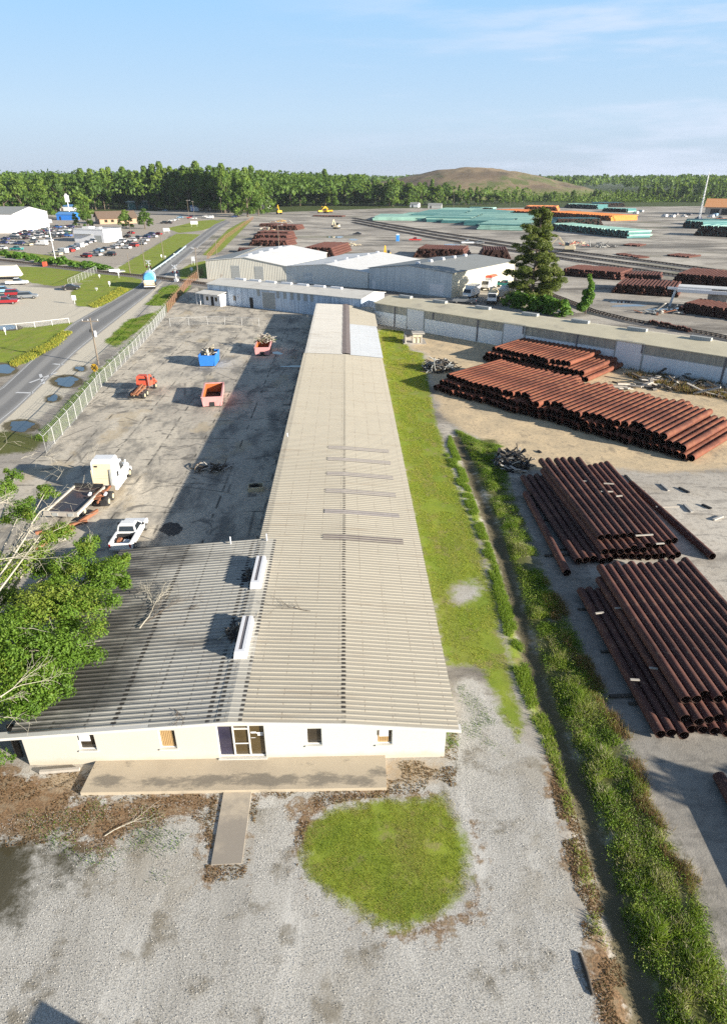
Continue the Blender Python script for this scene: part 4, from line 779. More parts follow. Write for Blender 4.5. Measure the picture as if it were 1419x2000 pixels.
def far_car(style):
    if style not in CAR_MESH:
        m = MB()
        for mi, p in enumerate(car_parts(style)):
            bb = len(m.v); m.v += p.v; m.f += [[bb+i for i in f] for f in p.f]; m.m += [mi+q for q in p.m]; m.s += p.s
        CAR_MESH[style] = m.mesh('parked_car', [M['carpaint'], M['cglass'], M['tyre'], M['redlamp'], M['vent']])
    return CAR_MESH[style]
PAINT = {'white': (.74,.74,.74), 'silver': (.45,.46,.47), 'grey': (.20,.21,.22), 'black': (.025,.025,.028), 'dark red': (.28,.02,.025), 'red': (.55,.05,.04), 'dark blue': (.03,.06,.16), 'light blue': (.25,.42,.58), 'teal': (.02,.26,.25), 'cream': (.66,.60,.42), 'blue': (.05,.17,.5), 'green': (.05,.14,.08)}
STYLE_WORD = {'sedan': 'car', 'suv': 'tall estate car', 'van': 'van', 'pickup': 'pickup'}
ORD = ['first', 'second', 'third', 'fourth', 'fifth', 'sixth', 'seventh', 'eighth', 'ninth', 'tenth', 'eleventh', 'twelfth', 'thirteenth', 'fourteenth', 'fifteenth', 'sixteenth', 'seventeenth', 'eighteenth', 'nineteenth', 'twentieth']
def car_row(cars, head, where, group):
    cars = sorted(cars, key=lambda c: c[0])
    for k, (px, py, colr, style) in enumerate(cars):
        o = link('parked_car', far_car(style), None, (*P2(px, py), .02), R(head+random.uniform(-5, 5)), f'{colr} {STYLE_WORD[style]}, {ORD[k]} from left {where}', 'car', group); o.color = (*PAINT[colr], 1)
car_row([(169,503,'dark red','suv'),(189,500,'silver','sedan'),(216,500,'black','suv'),(206,489,'grey','sedan'),(222,486,'silver','sedan'),(193,492,'light blue','sedan'),(232,480,'white','sedan'),(247,486,'white','sedan'),(262,482,'red','suv'),(238,474,'white','suv')], 62, 'in the near roadside lawn row', 'cars in the row by the roadside lawn')
car_row([(252,477,'grey','sedan'),(258,471,'white','suv'),(277,478,'silver','sedan'),(270,467,'grey','suv'),(283,471,'white','sedan'),(286,465,'dark blue','suv'),(295,460,'dark blue','suv'),(300,464,'white','sedan'),(309,459,'dark red','sedan'),(249,464,'black','sedan'),(256,457,'dark red','sedan')], 62, 'in the far roadside lawn row', 'cars in the row by the roadside lawn')
car_row([(110,499,'cream','pickup'),(123,495,'white','van'),(137,492,'red','sedan'),(146,488,'white','sedan'),(154,484,'white','van'),(163,480,'white','sedan'),(172,476,'silver','sedan'),(183,473,'white','suv'),(194,472,'white','sedan'),(205,470,'dark red','sedan'),(140,486,'light blue','sedan')], 60, 'before the small white workshop', 'cars in front of the workshop')
car_row([(4,487,'white','sedan'),(34,489,'teal','pickup'),(8,476,'dark blue','sedan'),(26,477,'white','sedan'),(40,478,'dark blue','suv'),(55,480,'cream','sedan'),(66,474,'grey','suv'),(83,479,'white','van'),(95,472,'white','suv')], 70, 'in the row nearest the hedge', 'cars in the crowded lot')
pal = ['dark blue','grey','black','silver','white','grey','black','white','dark red','green','grey','blue','silver']
for r_, (y0, xa, xb, n) in enumerate(((468, 12, 130, 11), (461, 30, 140, 11), (455, 50, 142, 10), (449, 84, 140, 7))):
    car_row([(xa+(xb-xa)*i/(n-1)+random.uniform(-2, 2), y0-5*i/(n-1)+random.uniform(-1, 1), pal[(i*5+r_*3) % 13], ('sedan','suv','pickup','sedan')[(i+r_) % 4]) for i in range(n)], 70, f"in the {('second','third','fourth','last')[r_]} row from the hedge", 'cars in the crowded lot')
car_row([(336,432,'white','sedan'),(344,430,'silver','sedan'),(330,437,'black','sedan'),(352,426,'light blue','sedan'),(371,427,'red','suv'),(378,428,'white','sedan'),(402,424,'white','sedan'),(410,427,'white','van'),(320,437,'black','suv'),(458,425,'dark blue','suv'),(313,409,'white','van'),(323,412,'light blue','sedan'),(300,407,'white','sedan')], 85, 'at the far road end', 'cars at the end of the road')
car_row([(1296,424,'white','van'),(1310,425,'white','van'),(1318,420,'silver','suv'),(1334,424,'white','pickup'),(1345,421,'grey','suv'),(1386,425,'white','van'),(1394,422,'light blue','van'),(1240,418,'white','van'),(1250,415,'silver','van'),(1362,428,'dark blue','suv'),(1405,428,'grey','pickup')], 20, 'by the orange roofed barn', 'vans by the orange barn')
def near_car(px, py, style, colr, head, label, name='parked_car'):
    b, g, w, l = car_parts(style); t = thing(name, label, 'pickup' if style == 'pickup' else 'car', (*P2(px, py), .01), R(head), 'cars in the dirt lot left of the road')
    b.build('body', M['carpaint'], t).color = (*PAINT[colr], 1); g.build('cabin_glass', M['cglass'], t); f = {'sedan': 1.42, 'suv': 1.4, 'van': 1.6, 'pickup': 1.75}[style]
    for s in (-1, 1):
        for y in (-f, f): MB().wheel(s*.84, y, .34, .34, .24, 0, 1).build('wheel', [M['tyre'], M['chrome']], t)
        y0 = -2.27 if style in ('sedan', 'suv') else -2.86; MB().box(s*.62-.16, s*.62+.16, y0-.03, y0+.05, .68, .84).build('tail_light', M['redlamp'], t); MB().box(s*.62-.16, s*.62+.16, -y0-.08, -y0+.02, .58, .74).build('headlight', M['vent'], t)
near_car(56, 583, 'suv', 'grey', -75, 'grey estate car parked at the right end of the dirt lot row')
near_car(31, 578, 'suv', 'dark red', -75, 'dark red estate car parked beside the grey one')
near_car(8, 572, 'suv', 'light blue', -75, 'pale blue car parked behind the dark red one at the left edge')
near_car(12, 594, 'pickup', 'dark red', -75, 'dark red pickup nearest the camera in the dirt lot')
near_car(35, 556, 'pickup', 'white', -80, 'white pickup in front of the draped load on the dirt lot')
near_car(140, 566, 'sedan', 'black', -70, 'black car parked alone at the edge of the lawn')
near_car(810, 471, 'pickup', 'red', 80, 'red pickup alone in the far yard beside the blue toilet cabin'); near_car(912, 477, 'pickup', 'white', 85, 'white pickup alone on the far yard beside the tracks'); near_car(935, 477, 'sedan', 'grey', 80, 'grey car beside the white pickup on the far yard')
near_car(697, 459, 'sedan', 'black', 85, 'black car alone on the far yard left of the blue toilet cabin')
tx, ty = P2(8, 545); t = thing('draped_trailer', 'trailer under a pale draped cover at the left edge of the dirt lot', 'trailer', (tx, ty, 0), R(12))
m = MB(); pr = [(-4.5,.9),(-4.6,2.6),(-4.0,3.7),(4.0,3.7),(4.4,2.9),(5.2,.9)]; m.s  # canvas profile
m.add([(y, -1.6-(.25 if i % 2 else 0), z) for i, (y, z) in enumerate(pr)]+[(y, 1.6, z) for y, z in pr], [tuple(range(6)), tuple(range(11,5,-1))]+[(i,6+i,6+(i+1) % 6,(i+1) % 6) for i in range(6)]); m.build('cover', plain('draped_canvas', (.72, .66, .54), .9, var=.35, scale=1.1), t)
MB().box(-4.4, 4.4, -1.2, 1.2, .55, .88).build('bed', M['lumberdk'], t)
for x in (-3, -1.9, 3): MB().tube([(x,-1.3,.42),(x,1.3,.42)], .42, 12).build('wheel', M['tyre'], t)

def pickup_truck():
    t = thing('pickup_truck', 'white pickup with an open loaded bed parked beside the side wing', 'pickup', (-18.0, 45.95, .05), R(0)); t.scale = (.88, .88, .88); W = M['white']; w = .98
    b = MB(); b.side([(.3,.5),(.3,1.12),(1.95,1.12),(3.0,1.05),(3.35,.85),(3.38,.5)], -w, w); b.side([(-.02,1.12),(.3,1.12),(.3,.5),(-.02,.5)], -w, w)
    b.box(-w, -w+.12, -2.05, -.021, .5, 1.22); b.box(w-.12, w, -2.05, -.021, .5, 1.22); b.box(-w+.121, w-.121, -2.0, -.021, .62, .68); b.build('body', W, t)
    bl = MB(); bl.box(-w+.122, w-.122, -1.98, -.03, .682, .70); bl.build('bed_liner', M['black'], t)
    MB().box(-w, w, -2.12, -2.052, .55, 1.2).build('tailgate', W, t)
    c = MB(); c.frus((-.9,.9,-.02,1.95), (-.72,.72,.18,1.15), 1.125, 1.78); c.build('cab', W, t); MB().frus((-.72,.72,.2,1.13), (-.62,.62,.35,1.0), 1.781, 1.86).build('cab_roof', W, t)
    def pane(pts, nm='window'): MB().add(pts, [(0,1,2,3)]).build(nm, M['cglass'], t)
    def lp(a, b, k): return tuple(a[i]+(b[i]-a[i])*k for i in range(3))
    B = [(-.9,-.02,1.125),(.9,-.02,1.125),(.9,1.95,1.125),(-.9,1.95,1.125)]; Tp = [(-.72,.18,1.78),(.72,.18,1.78),(.72,1.15,1.78),(-.72,1.15,1.78)]
    for i, nm in ((0, 'rear_window'), (1, 'side_window'), (2, 'windscreen'), (3, 'side_window')):
        j = (i+1) % 4; q = [lp(B[i], Tp[i], .14), lp(B[j], Tp[j], .14), lp(B[j], Tp[j], .88), lp(B[i], Tp[i], .88)]; q = [lp(q[0], q[1], .08), lp(q[1], q[0], .08), lp(q[2], q[3], .08), lp(q[3], q[2], .08)]
        n = (Vector(q[1])-Vector(q[0])).cross(Vector(q[3])-Vector(q[0])).normalized()*.012; pane([tuple(Vector(p)+n) for p in q], nm)
    for s in (-1, 1):
        for y in (-1.2, 2.45): MB().wheel(s*.88, y, .38, .38, .26, 0, 1).build('wheel', [M['tyre'], M['chrome']], t)
        MB().box(s*.9-.07, s*.9+.07, -2.14, -2.121, .75, 1.1).build('tail_light', M['redlamp'], t); MB().box(s*1.12-.09, s*1.12+.09, 1.35, 1.5, 1.2, 1.4).build('wing_mirror', M['black'], t)
    MB().box(-.8, .8, -2.24, -2.13, .45, .58).build('bumper', M['chrome'], t)
    m = MB(); m.box(-.75, .75, -.42, -.1, .72, 1.08); o = m.build('tool_box', M['black'], None, label='black tool box across the bed of the white pickup', cat='tool box', loc=t.location); o.scale = t.scale
    for k, (x, y, sx, sy, h, mt, lab) in enumerate(((-.35,-1.0,.25,.3,.35,'steelrust','rusty brown bucket in the bed of the white pickup'), (.3,-1.2,.35,.25,.3,'white','white sack in the bed of the white pickup'), (.05,-1.6,.3,.2,.22,'ltblue','blue jug in the bed of the white pickup'))):
        m = MB(); m.frus((x-sx,x+sx,y-sy,y+sy), (x-sx*.6,x+sx*.6,y-sy*.7,y+sy*.7), .705, .705+h); m.build('bed_load', M[mt], None, loc=t.location, label=lab, cat='load').scale = t.scale
pickup_truck()
def semi_truck():
    t = thing('semi_tractor', 'white sleeper cab semi tractor seen from behind, cream back panel', 'truck', (-22.8, 53.9, .05), R(0)); t.scale = (.88, .88, .84); W = M['white']
    sl = MB(); sl.frus((-1.2,1.2,1.4,3.4), (-1.12,1.12,1.7,3.4), 1.15, 3.75); sl.frus((-1.12,1.12,1.7,3.4), (-1.0,1.0,2.1,3.3), 3.751, 4.0); sl.build('sleeper', W, t)
    bp = MB(); bp.hexa([(-1.0,1.38,1.2),(1.0,1.38,1.2),(1.0,1.45,1.2),(-1.0,1.45,1.2),(-.92,1.66,3.6),(.92,1.66,3.6),(.92,1.73,3.6),(-.92,1.73,3.6)]); bp.box(-1.14, -.98, 1.36, 1.42, 1.3, 3.0); bp.build('back_panel', M['cream'], t)
    for z, h in ((1.95, .03), (2.25, .02)): MB().box(-.95, .95, 1.36+.1*(z-1.2)-.0, 1.40+.1*(z-1.2), z, z+h).build('panel_seam', M['lumber'], t)
    MB().box(-.72, -.45, 1.55, 1.62, 3.25, 3.42).build('rear_window', M['cglass'], t)
    fr = MB(); fr.frus((.78,.98,1.2,1.55), (.72,.92,1.5,1.8), 1.2, 3.0); fr.build('side_fairing', M['rvent'], t)
    cb = MB(); cb.frus((-1.18,1.18,3.41,5.0), (-1.08,1.08,3.41,4.3), 1.15, 3.1); cb.build('cab', W, t)
    hd = MB(); hd.side([(4.9,.75),(4.9,2.0),(6.6,1.65),(6.9,1.3),(6.9,.7)], -.95, .95); hd.build('hood', W, t)
    for s in (-1, 1):
        sk = MB(); sk.box(s*1.12-.12, s*1.12+.12, 1.6, 4.8, .45, 1.14); sk.build('side_skirt', W, t)
        MB().hexa([(s*1.165,3.6,2.1),(s*1.21,3.6,2.1),(s*1.21,4.6,2.1),(s*1.165,4.6,2.1),(s*1.10,3.6,2.85),(s*1.14,3.6,2.85),(s*1.14,4.25,2.85),(s*1.10,4.25,2.85)]).build('side_window', M['cglass'], t)
        MB().box(s*1.185-.025, s*1.185+.025, 2.3, 2.75, 1.75, 2.35).build('sleeper_window', M['cglass'], t)
        MB().wheel(s*1.05, 6.1, .52, .52, .32, 0, 1).build('wheel', [M['tyre'], M['rim']], t)
        fe = MB(); fe.side([(5.4,.6),(5.5,1.1),(6.1,1.28),(6.75,1.1),(6.85,.6),(6.7,.6),(6.5,1.0),(6.1,1.12),(5.7,1.0),(5.55,.6)], s*1.0-.22, s*1.0+.22); fe.build('fender', W, t)
        for y in (-1.2, .1): MB().wheel(s*.92, y, .52, .52, .6, 0, 1).build('wheel', [M['tyre'], M['rim']], t)
        mf = MB(); mf.box(s*.92-.34, s*.92+.34, -1.95, -1.9, .3, .95); mf.build('mud_flap', M['black'], t)
        MB().box(s*1.4-.06, s*1.4+.06, 4.6, 4.8, 2.2, 2.8).build('wing_mirror', W, t)
        ch = MB(); ch.box(s*.43-.06, s*.43+.06, -2.2, 5.2, .75, 1.0); ch.build('chassis_rail', M['steelrust'], t)
        MB().tube([(s*.8,-.9,1.12),(s*.8,-.55,1.2)], .16, 10).build('air_tank', M['vent'], t)
    fw = MB(); fw.tube([(0,-.6,1.02),(0,-.6,1.12)], .5, 14); fw.box(-.4,.4,-1.6,.6,.92,1.019); fw.build('fifth_wheel', M['steelrust'], t)
    return t
semi_truck()
t = thing('flatbed_trailer', 'low trailer with a dark steel deck and pale side rails behind the semi', 'trailer', (-24.55, 51.6, .05), R(-6))
MB().box(-1.35, 1.35, -1.8, 3.4, .72, .82).build('deck', M['deck'], t)
for s in (-1, 1): MB().box(s*1.43-.07, s*1.43+.07, -1.8, 3.5, .68, .98).build('side_rail', M['lumber'], t); MB().wheel(s*1.2, -.4, .36, .36, .24, 0, 1).build('wheel', [M['tyre'], M['rim']], t)
MB().box(-1.5, 1.5, -1.98, -1.802, .6, 1.0).build('rear_beam', M['lumber'], t); MB().box(-1.36, 1.36, 3.402, 3.55, .7, 1.2).build('front_board', M['black'], t)
for s in (-.5, .9): MB().box(s-.25, s+.25, -2.02, -1.982, .64, .92).build('tail_panel', M['rvent'], t)
for k, (a, b, w, h, mt, lab) in enumerate((((-26.2,47.6),(-22.6,49.6),.22,.25,'steelrust','rusty orange steel beam on the ground behind the trailer'), ((-25.4,44.6),(-23.4,48.4),.25,.25,'steelrust','rusty orange beam pointing toward the tree, nearest the wing'), ((-26.8,46.4),(-23.0,47.3),.2,.2,'lumber','upper of two pale planks on the ground behind the trailer'), ((-26.9,45.6),(-23.3,46.6),.2,.2,'lumber','lower of two pale planks on the ground behind the trailer'), ((-23.2,49.4),(-22.4,51.6),.2,.3,'steelrust','rusty orange bracket beside the rear wheels of the semi'))):
    MB().bar((0,0,0), (b[0]-a[0], b[1]-a[1], 0), w, h).build('steel_beam' if mt == 'steelrust' else 'plank', M[mt], None, loc=(*a, .05+h/2), label=lab, cat='beam' if mt == 'steelrust' else 'plank')
def red_truck():
    t = thing('hook_truck', 'faded red cab truck with a bare rusty tipping frame behind', 'truck', (-28.3, 85.0, .05), R(-3)); t.scale = (.88, .88, .9); RP = M['redpaint']
    c = MB(); c.frus((-1.1,1.1,3.0,4.7), (-.98,.98,3.05,4.4), 1.1, 2.45); c.frus((-.98,.98,3.05,4.4), (-.85,.85,3.15,4.25), 2.451, 2.6); c.build('cab', RP, t)
    MB().box(-.55, .55, 2.98, 3.03, 1.95, 2.22).build('rear_window', M['cglass'], t)
    h = MB(); h.side([(4.71,.8),(4.71,1.75),(6.0,1.6),(6.3,1.3),(6.3,.75)], -.85, .85); h.build('hood', RP, t)
    for s in (-1, 1):
        MB().hexa([(s*1.06,3.5,1.75),(s*1.09,3.5,1.75),(s*1.09,4.4,1.75),(s*1.06,4.4,1.75),(s*1.0,3.5,2.3),(s*1.03,3.5,2.3),(s*1.03,4.25,2.3),(s*1.0,4.25,2.3)]).build('side_window', M['cglass'], t)
        MB().wheel(s*1.0, 5.4, .5, .5, .32, 0, 1).build('wheel', [M['tyre'], M['rim']], t); f = MB(); f.side([(4.75,.9),(4.9,1.25),(5.4,1.4),(5.95,1.2),(6.05,.8),(5.4,1.15)], s*1.0-.2, s*1.0+.2); f.build('fender', RP, t)
        for y in (.1, 1.35): MB().wheel(s*.85, y, .5, .5, .55, 0, 1).build('wheel', [M['tyre'], M['rim']], t)
        r = MB(); r.bar((s*.42,-1.3,1.0), (s*.42,2.9,1.15), .18, .3); r.build('tipping_rail', M['steelrust'], t); MB().box(s*.95-.1, s*.95+.1, -1.0, 2.6, .95, 1.05).build('side_step', M['deck'], t)
        MB().box(s*1.3-.06, s*1.3+.06, 4.5, 4.62, 1.8, 2.2).build('wing_mirror', M['black'], t)
    for y in (-1.25, .6, 2.4): MB().box(-.33, .33, y-.1, y+.1, .95, 1.12).build('cross_member', M['steelrust'], t)
    MB().bar((0,-1.2,1.1), (0,2.6,1.45), .3, .25).build('hoist_arm', M['steelrust'], t); MB().box(-1.0, 1.0, -1.5, -1.36, .55, .8).build('bumper', M['black'], t)
    MB().tube([(.95,2.85,.9),(.95,2.85,3.0)], .07, 8).build('exhaust_stack', M['chrome'], t)
red_truck()
def skip(name, label, loc, rz, w, l, h, mat, inm, cut=True, flare=.06):
    t = thing(name, label, 'skip', loc, rz); b = MB(); tk = .07; w2, l2 = w/2, l/2; f = flare
    def wall(a, bq, c, d, e, g): b.hexa([a, bq, c, d, e, g[0], g[1], g[2]])
    for s in (-1, 1): b.hexa([(s*w2*.88-tk,-l2,.18),(s*w2*.88+tk,-l2,.18),(s*w2*.88+tk,l2,.18),(s*w2*.88-tk,l2,.18),(s*w2-tk,-l2,h),(s*w2+tk,-l2,h),(s*w2+tk,l2,h),(s*w2-tk,l2,h)])
    for s in (-1, 1): b.hexa([(-w2*.85,s*(l2-.15)-tk,.18),(w2*.85,s*(l2-.15)-tk,.18),(w2*.85,s*(l2-.15)+tk,.18),(-w2*.85,s*(l2-.15)+tk,.18),(-w2*.96,s*l2-tk,h),(w2*.96,s*l2-tk,h),(w2*.96,s*l2+tk,h),(-w2*.96,s*l2+tk,h)])
    b.build('shell', mat, t); MB().box(-w2*.84, w2*.84, -l2+.1, l2-.1, .16, .22).build('floor', M['hose'], t)
    ln = MB()
    for s in (-1, 1): ln.hexa([(s*(w2*.88-tk-.03),-l2+.12,.24),(s*(w2*.88-tk-.006),-l2+.12,.24),(s*(w2*.88-tk-.006),l2-.12,.24),(s*(w2*.88-tk-.03),l2-.12,.24),(s*(w2-tk-.03),-l2+.12,h-.03),(s*(w2-tk-.006),-l2+.12,h-.03),(s*(w2-tk-.006),l2-.12,h-.03),(s*(w2-tk-.03),l2-.12,h-.03)])
    ln.hexa([(-w2*.84,l2-.26,.24),(w2*.84,l2-.26,.24),(w2*.84,l2-.23,.24),(-w2*.84,l2-.23,.24),(-w2*.9,l2-.11,h-.03),(w2*.9,l2-.11,h-.03),(w2*.9,l2-.08,h-.03),(-w2*.9,l2-.08,h-.03)]); ln.build('inner_lining', inm, t)
    rm = MB()
    for s in (-1, 1): rm.box(s*w2-.09, s*w2+.09, -l2-.08, l2+.08, h, h+.1); rm.box(-w2+.09, w2-.09, s*l2-.08, s*l2+.08, h, h+.1)
    rm.build('rim', mat, t)
    for k in range(5):
        for s in (-1, 1): y = -l2+.5+(l-1)*k/4; q = MB(); q.hexa([(s*w2*.92,y-.06,.2),(s*(w2*.92+.11),y-.06,.2),(s*(w2*.92+.11),y+.06,.2),(s*w2*.92,y+.06,.2),(s*(w2+.03),y-.06,h-.02),(s*(w2+.10),y-.06,h-.02),(s*(w2+.10),y+.06,h-.02),(s*(w2+.03),y+.06,h-.02)]); q.build('side_rib', mat, t)
    if cut: MB().prism([(-.3,-l2+.02),(.3,-l2+.02),(.3,-l2-.05),(-.3,-l2-.05)], .2, .75).build('hook_recess', M['black'], t)
    for s in (-1, 1):
        for y in (-l2+.5, l2-.5): MB().tube([(s*w2*.6-.1,y,.1),(s*w2*.6+.1,y,.1)], .1, 10).build('roller', M['black'], t)
    return t
skip('roll_off_skip', 'empty faded red skip with an orange inside, nearer of the two', (-17.95, 84.2, .05), R(7), 2.5, 6.6, 1.35, M['pink'], M['skipin'])
skip('roll_off_skip', 'faded red skip heaped with branches at its far end', (-14.3, 111.0, .05), R(2), 2.4, 5.8, 1.35, M['pink'], M['skipin'])
skip('blue_skip', 'square blue skip heaped with scrap wood', (-22.0, 103.2, .05), R(1), 2.5, 4.2, 1.75, M['bluepaint'], M['bluepaint'], cut=False)
def scatter_heap(name, label, loc, n, rx, ry, h, mats, lmin, lmax, r, cat, up=.4, box=True, seed=0, group=None):
    rs = random.Random(seed); m = MB()
    for k in range(n):
        a = rs.uniform(0, 6.28); q = math.sqrt(rs.random()); c = Vector((rx*q*math.cos(a), ry*q*math.sin(a), h*(1-q*q)*rs.uniform(.3, 1)+r)); d = Vector((rs.uniform(-1,1), rs.uniform(-1,1), rs.uniform(-up,up))).normalized()*rs.uniform(lmin, lmax)/2; c.z = max(c.z, abs(d.z)+r); mi = rs.randrange(len(mats))
        if box: m.bar(c-d, c+d, r*2*rs.uniform(.6,2.2), r*rs.uniform(.6,1.4), mi)
        else:
            b = Vector((rs.uniform(-.4,.4), rs.uniform(-.4,.4), rs.uniform(-.1,.25)))*d.length; m.tube([c-d, c-d*.3+b, c+d*.4+b*.7, c+d], [r, r, r*.9, r*.7], 5, mi)
    return m.build(name, mats, None, loc=loc, label=label, cat=cat, group=group)
scatter_heap('scrap_wood', 'heap of scrap boards and bags piled in the blue skip', (-22.0, 103.4, 1.5), 70, 1.0, 1.7, 1.1, [M['lumber'], M['lumberdk'], M['cream'], M['black']], .5, 1.6, .09, 'scrap heap', seed=3)
scatter_heap('branch_heap', 'tangle of cut branches over the far end of the red skip', (-14.2, 113.4, 1.2), 60, 1.5, 1.0, 1.1, [M['bark'], M['lumber'], plain('leafy_green', (.06, .10, .03), .9), M['bark2']], .8, 2.4, .05, 'branches', .6, False, seed=4)
scatter_heap('hose_pile', 'heap of black scrap hose beside the grass strip', (*P2(858, 722), 0), 150, 2.6, 2.0, 1.5, [M['hose'], M['hose'], M['lumberdk'], M['rvent']], 1.0, 2.6, .07, 'scrap heap', .4, False, seed=5)
scatter_heap('hose_pile', 'heap of black plastic and scrap at the end of the weedy ditch', (*P2(1000, 905), 0), 130, 1.7, 2.6, 1.1, [M['hose'], M['hose'], M['lumberdk'], M['scrap']], .7, 2.0, .07, 'scrap heap', .4, True, seed=6)
scatter_heap('brush_heap', 'flat heap of grey brush on the shaded yard', (*P2(416, 918), .05), 60, 1.7, .8, .45, [M['bark2'], M['lumberdk'], M['scrap']], .6, 1.7, .05, 'brush', .2, False, seed=7)
t = thing('scrap_box', 'low open tan box of dark scrap on the shaded yard', 'box', (*P2(500, 957), .05), R(8)); b = MB()
for s in (-1, 1): b.box(s*.7-.04, s*.7+.04, -.5, .5, 0, .45); b.box(-.655, .655, s*.5-.04, s*.5+.04, 0, .45)
b.build('side_panel', M['cream'], t); scatter_heap('scrap_wood', 'dark scrap pieces filling the low tan box', (*P2(500, 957), .1), 22, .5, .35, .5, [M['lumberdk'], M['black']], .3, .8, .06, 'scrap heap', .3, True, seed=8)
def blue_truck():
    t = thing('tank_truck', 'light blue tank truck driving away on the road', 'truck', (-52.75, 182.8, .035), R(12)); t.scale = (1.15, 1.15, 1.15); m = MB(); m.tube([(0,-.2,2.3),(0,0,2.3),(0,4.6,2.3),(0,4.9,2.3)], [1.05,1.35,1.35,1.0], 16); m.build('tank', M['ltblue'], t)
    for y in (.6, 2.3, 4.0): MB().tube([(0,y-.06,2.3),(0,y+.06,2.3)], 1.39, 16).build('tank_band', M['vent'], t)
    MB().box(-1.15, 1.15, -.7, -.21, .9, 2.0).build('rear_locker', M['cream'], t); MB().box(-1.2, 1.2, -.5, 7.4, .75, .98).build('chassis', M['black'], t)
    c = MB(); c.frus((-1.15,1.15,5.3,7.4), (-1.0,1.0,5.4,6.9), .99, 2.9); c.build('cab', M['ltblue'], t); MB().hexa([(-.95,7.26,1.9),(.95,7.26,1.9),(.95,7.28,1.9),(-.95,7.28,1.9),(-.9,7.02,2.7),(.9,7.02,2.7),(.9,7.05,2.7),(-.9,7.05,2.7)]).build('windscreen', M['cglass'], t)
    for s in (-1, 1):
        for y in (.3, 1.5, 6.3): MB().wheel(s*.95, y, .5, .5, .5, 0, 1).build('wheel', [M['tyre'], M['rim']], t)
        MB().box(s*.9-.12, s*.9+.12, -.74, -.702, 1.1, 1.3).build('tail_light', M['redlamp'], t)
    MB().box(-1.2, 1.2, -1.0, -.72, .6, .75).build('bumper', M['vent'], t)
blue_truck()
# behind the cross shed: parked trucks beside the cream wall
def box_truck(label, px, py, rz, boxl, boxc, capc=None, tank=False):
    t = thing('service_truck', label, 'truck', (*P2(px, py), 0), R(rz)); MB().box(-1.1, 1.1, -boxl, 2.6, .6, .85).build('chassis', M['black'], t)
    c = MB(); c.frus((-1.1,1.1,.3,2.2), (-.95,.95,.5,1.7), .86, 2.5); c.build('cab', M['white'], t); MB().hexa([(-.9,2.03,1.6),(.9,2.03,1.6),(.9,2.06,1.6),(-.9,2.06,1.6),(-.85,1.74,2.4),(.85,1.74,2.4),(.85,1.77,2.4),(-.85,1.77,2.4)]).build('windscreen', M['cglass'], t)
    if tank: MB().tube([(0,-boxl,2.0),(0,-boxl+.3,2.0),(0,-.2,2.0),(0,.1,2.0)], [.9,1.25,1.25,.9], 16).build('tank', boxc, t)
    else: MB().box(-1.2, 1.2, -boxl, .2, .86, 3.1).build('box_body', boxc, t)
    if capc: MB().frus((-1.3,1.3,-boxl-.1,.3), (-1.0,1.0,-boxl+.3,0), 3.101, 3.6).build('box_roof', capc, t)
    for s in (-1, 1):
        for y in (-boxl*.7, 1.5): MB().wheel(s*.95, y, .48, .48, .35, 0, 1).build('wheel', [M['tyre'], M['rim']], t)
box_truck('white box truck parked beside the cream warehouse wall', 916, 583, 150, 4.2, M['white']); box_truck('white truck with a rusty red topped body behind the box truck', 950, 566, 150, 4.5, M['white'], M['redpaint'])
box_truck('truck with a round tan tank parked behind the long shed', 960, 592, 165, 3.6, M['cream'], None, True); box_truck('white tank truck parked nearest the tall pine', 978, 584, 120, 4.4, M['white'], None, True)
near_car(906, 592, 'pickup', 'grey', 75, 'grey flat pickup parked low beside the white box truck')
near_car(984, 560, 'pickup', 'teal', 60, 'teal pickup parked between the trucks and the tracks')
def digger(label, px, py, rz, mat, s=1.0):
    t = thing('excavator', label, 'excavator', (*P2(px, py), 0), R(rz)); t.scale = (s, s, s)
    for q in (-1, 1): m = MB(); m.side([(-1.8,.15),(-1.9,.5),(-1.5,.85),(1.5,.85),(1.9,.5),(1.8,.15),(1.4,0),(-1.4,0)], q*1.1-.3, q*1.1+.3); m.build('track', M['black'], t)
    MB().frus((-1.3,1.3,-2.2,1.2), (-1.2,1.2,-2.0,1.1), .9, 2.0).build('body', mat, t); MB().frus((-1.2,-.2,-.2,1.3), (-1.1,-.3,-.1,1.1), 2.0, 3.0).build('cab', M['cglass'], t)
    MB().bar((.3,1.0,1.8), (.3,3.6,4.6), .4, .5).build('boom', mat, t); MB().bar((.3,3.5,4.7), (.3,5.6,2.2), .3, .4).build('dipper', mat, t); MB().frus((-.2,.8,5.2,6.1), (0,.6,5.5,5.9), 1.2, 2.2).build('bucket', M['black'], t)
for k, a in enumerate((('leftmost yellow excavator in the group near the far trees', 626, 416, -70, 'yellow', 1.1), ('middle yellow excavator in the group near the far trees', 636, 416, 60, 'yellow', 1.1), ('right yellow excavator in the group near the far trees', 645, 415, 90, 'yellow', 1.0), ('orange excavator beside the bright trees at the road end', 545, 418, 20, 'yellow', 1.4),
    ('pale excavator standing alone in the middle of the far yard', 657, 447, 160, 'cream', 1.1), ('excavator with raised arm behind the middle warehouse', 755, 505, 170, 'yellow', 1.0), ('tan excavator among scrap beside the tracks right of the pine', 1108, 492, 70, 'cream', 1.2))): digger(a[0], a[1], a[2], a[3], M[a[4]], a[5])
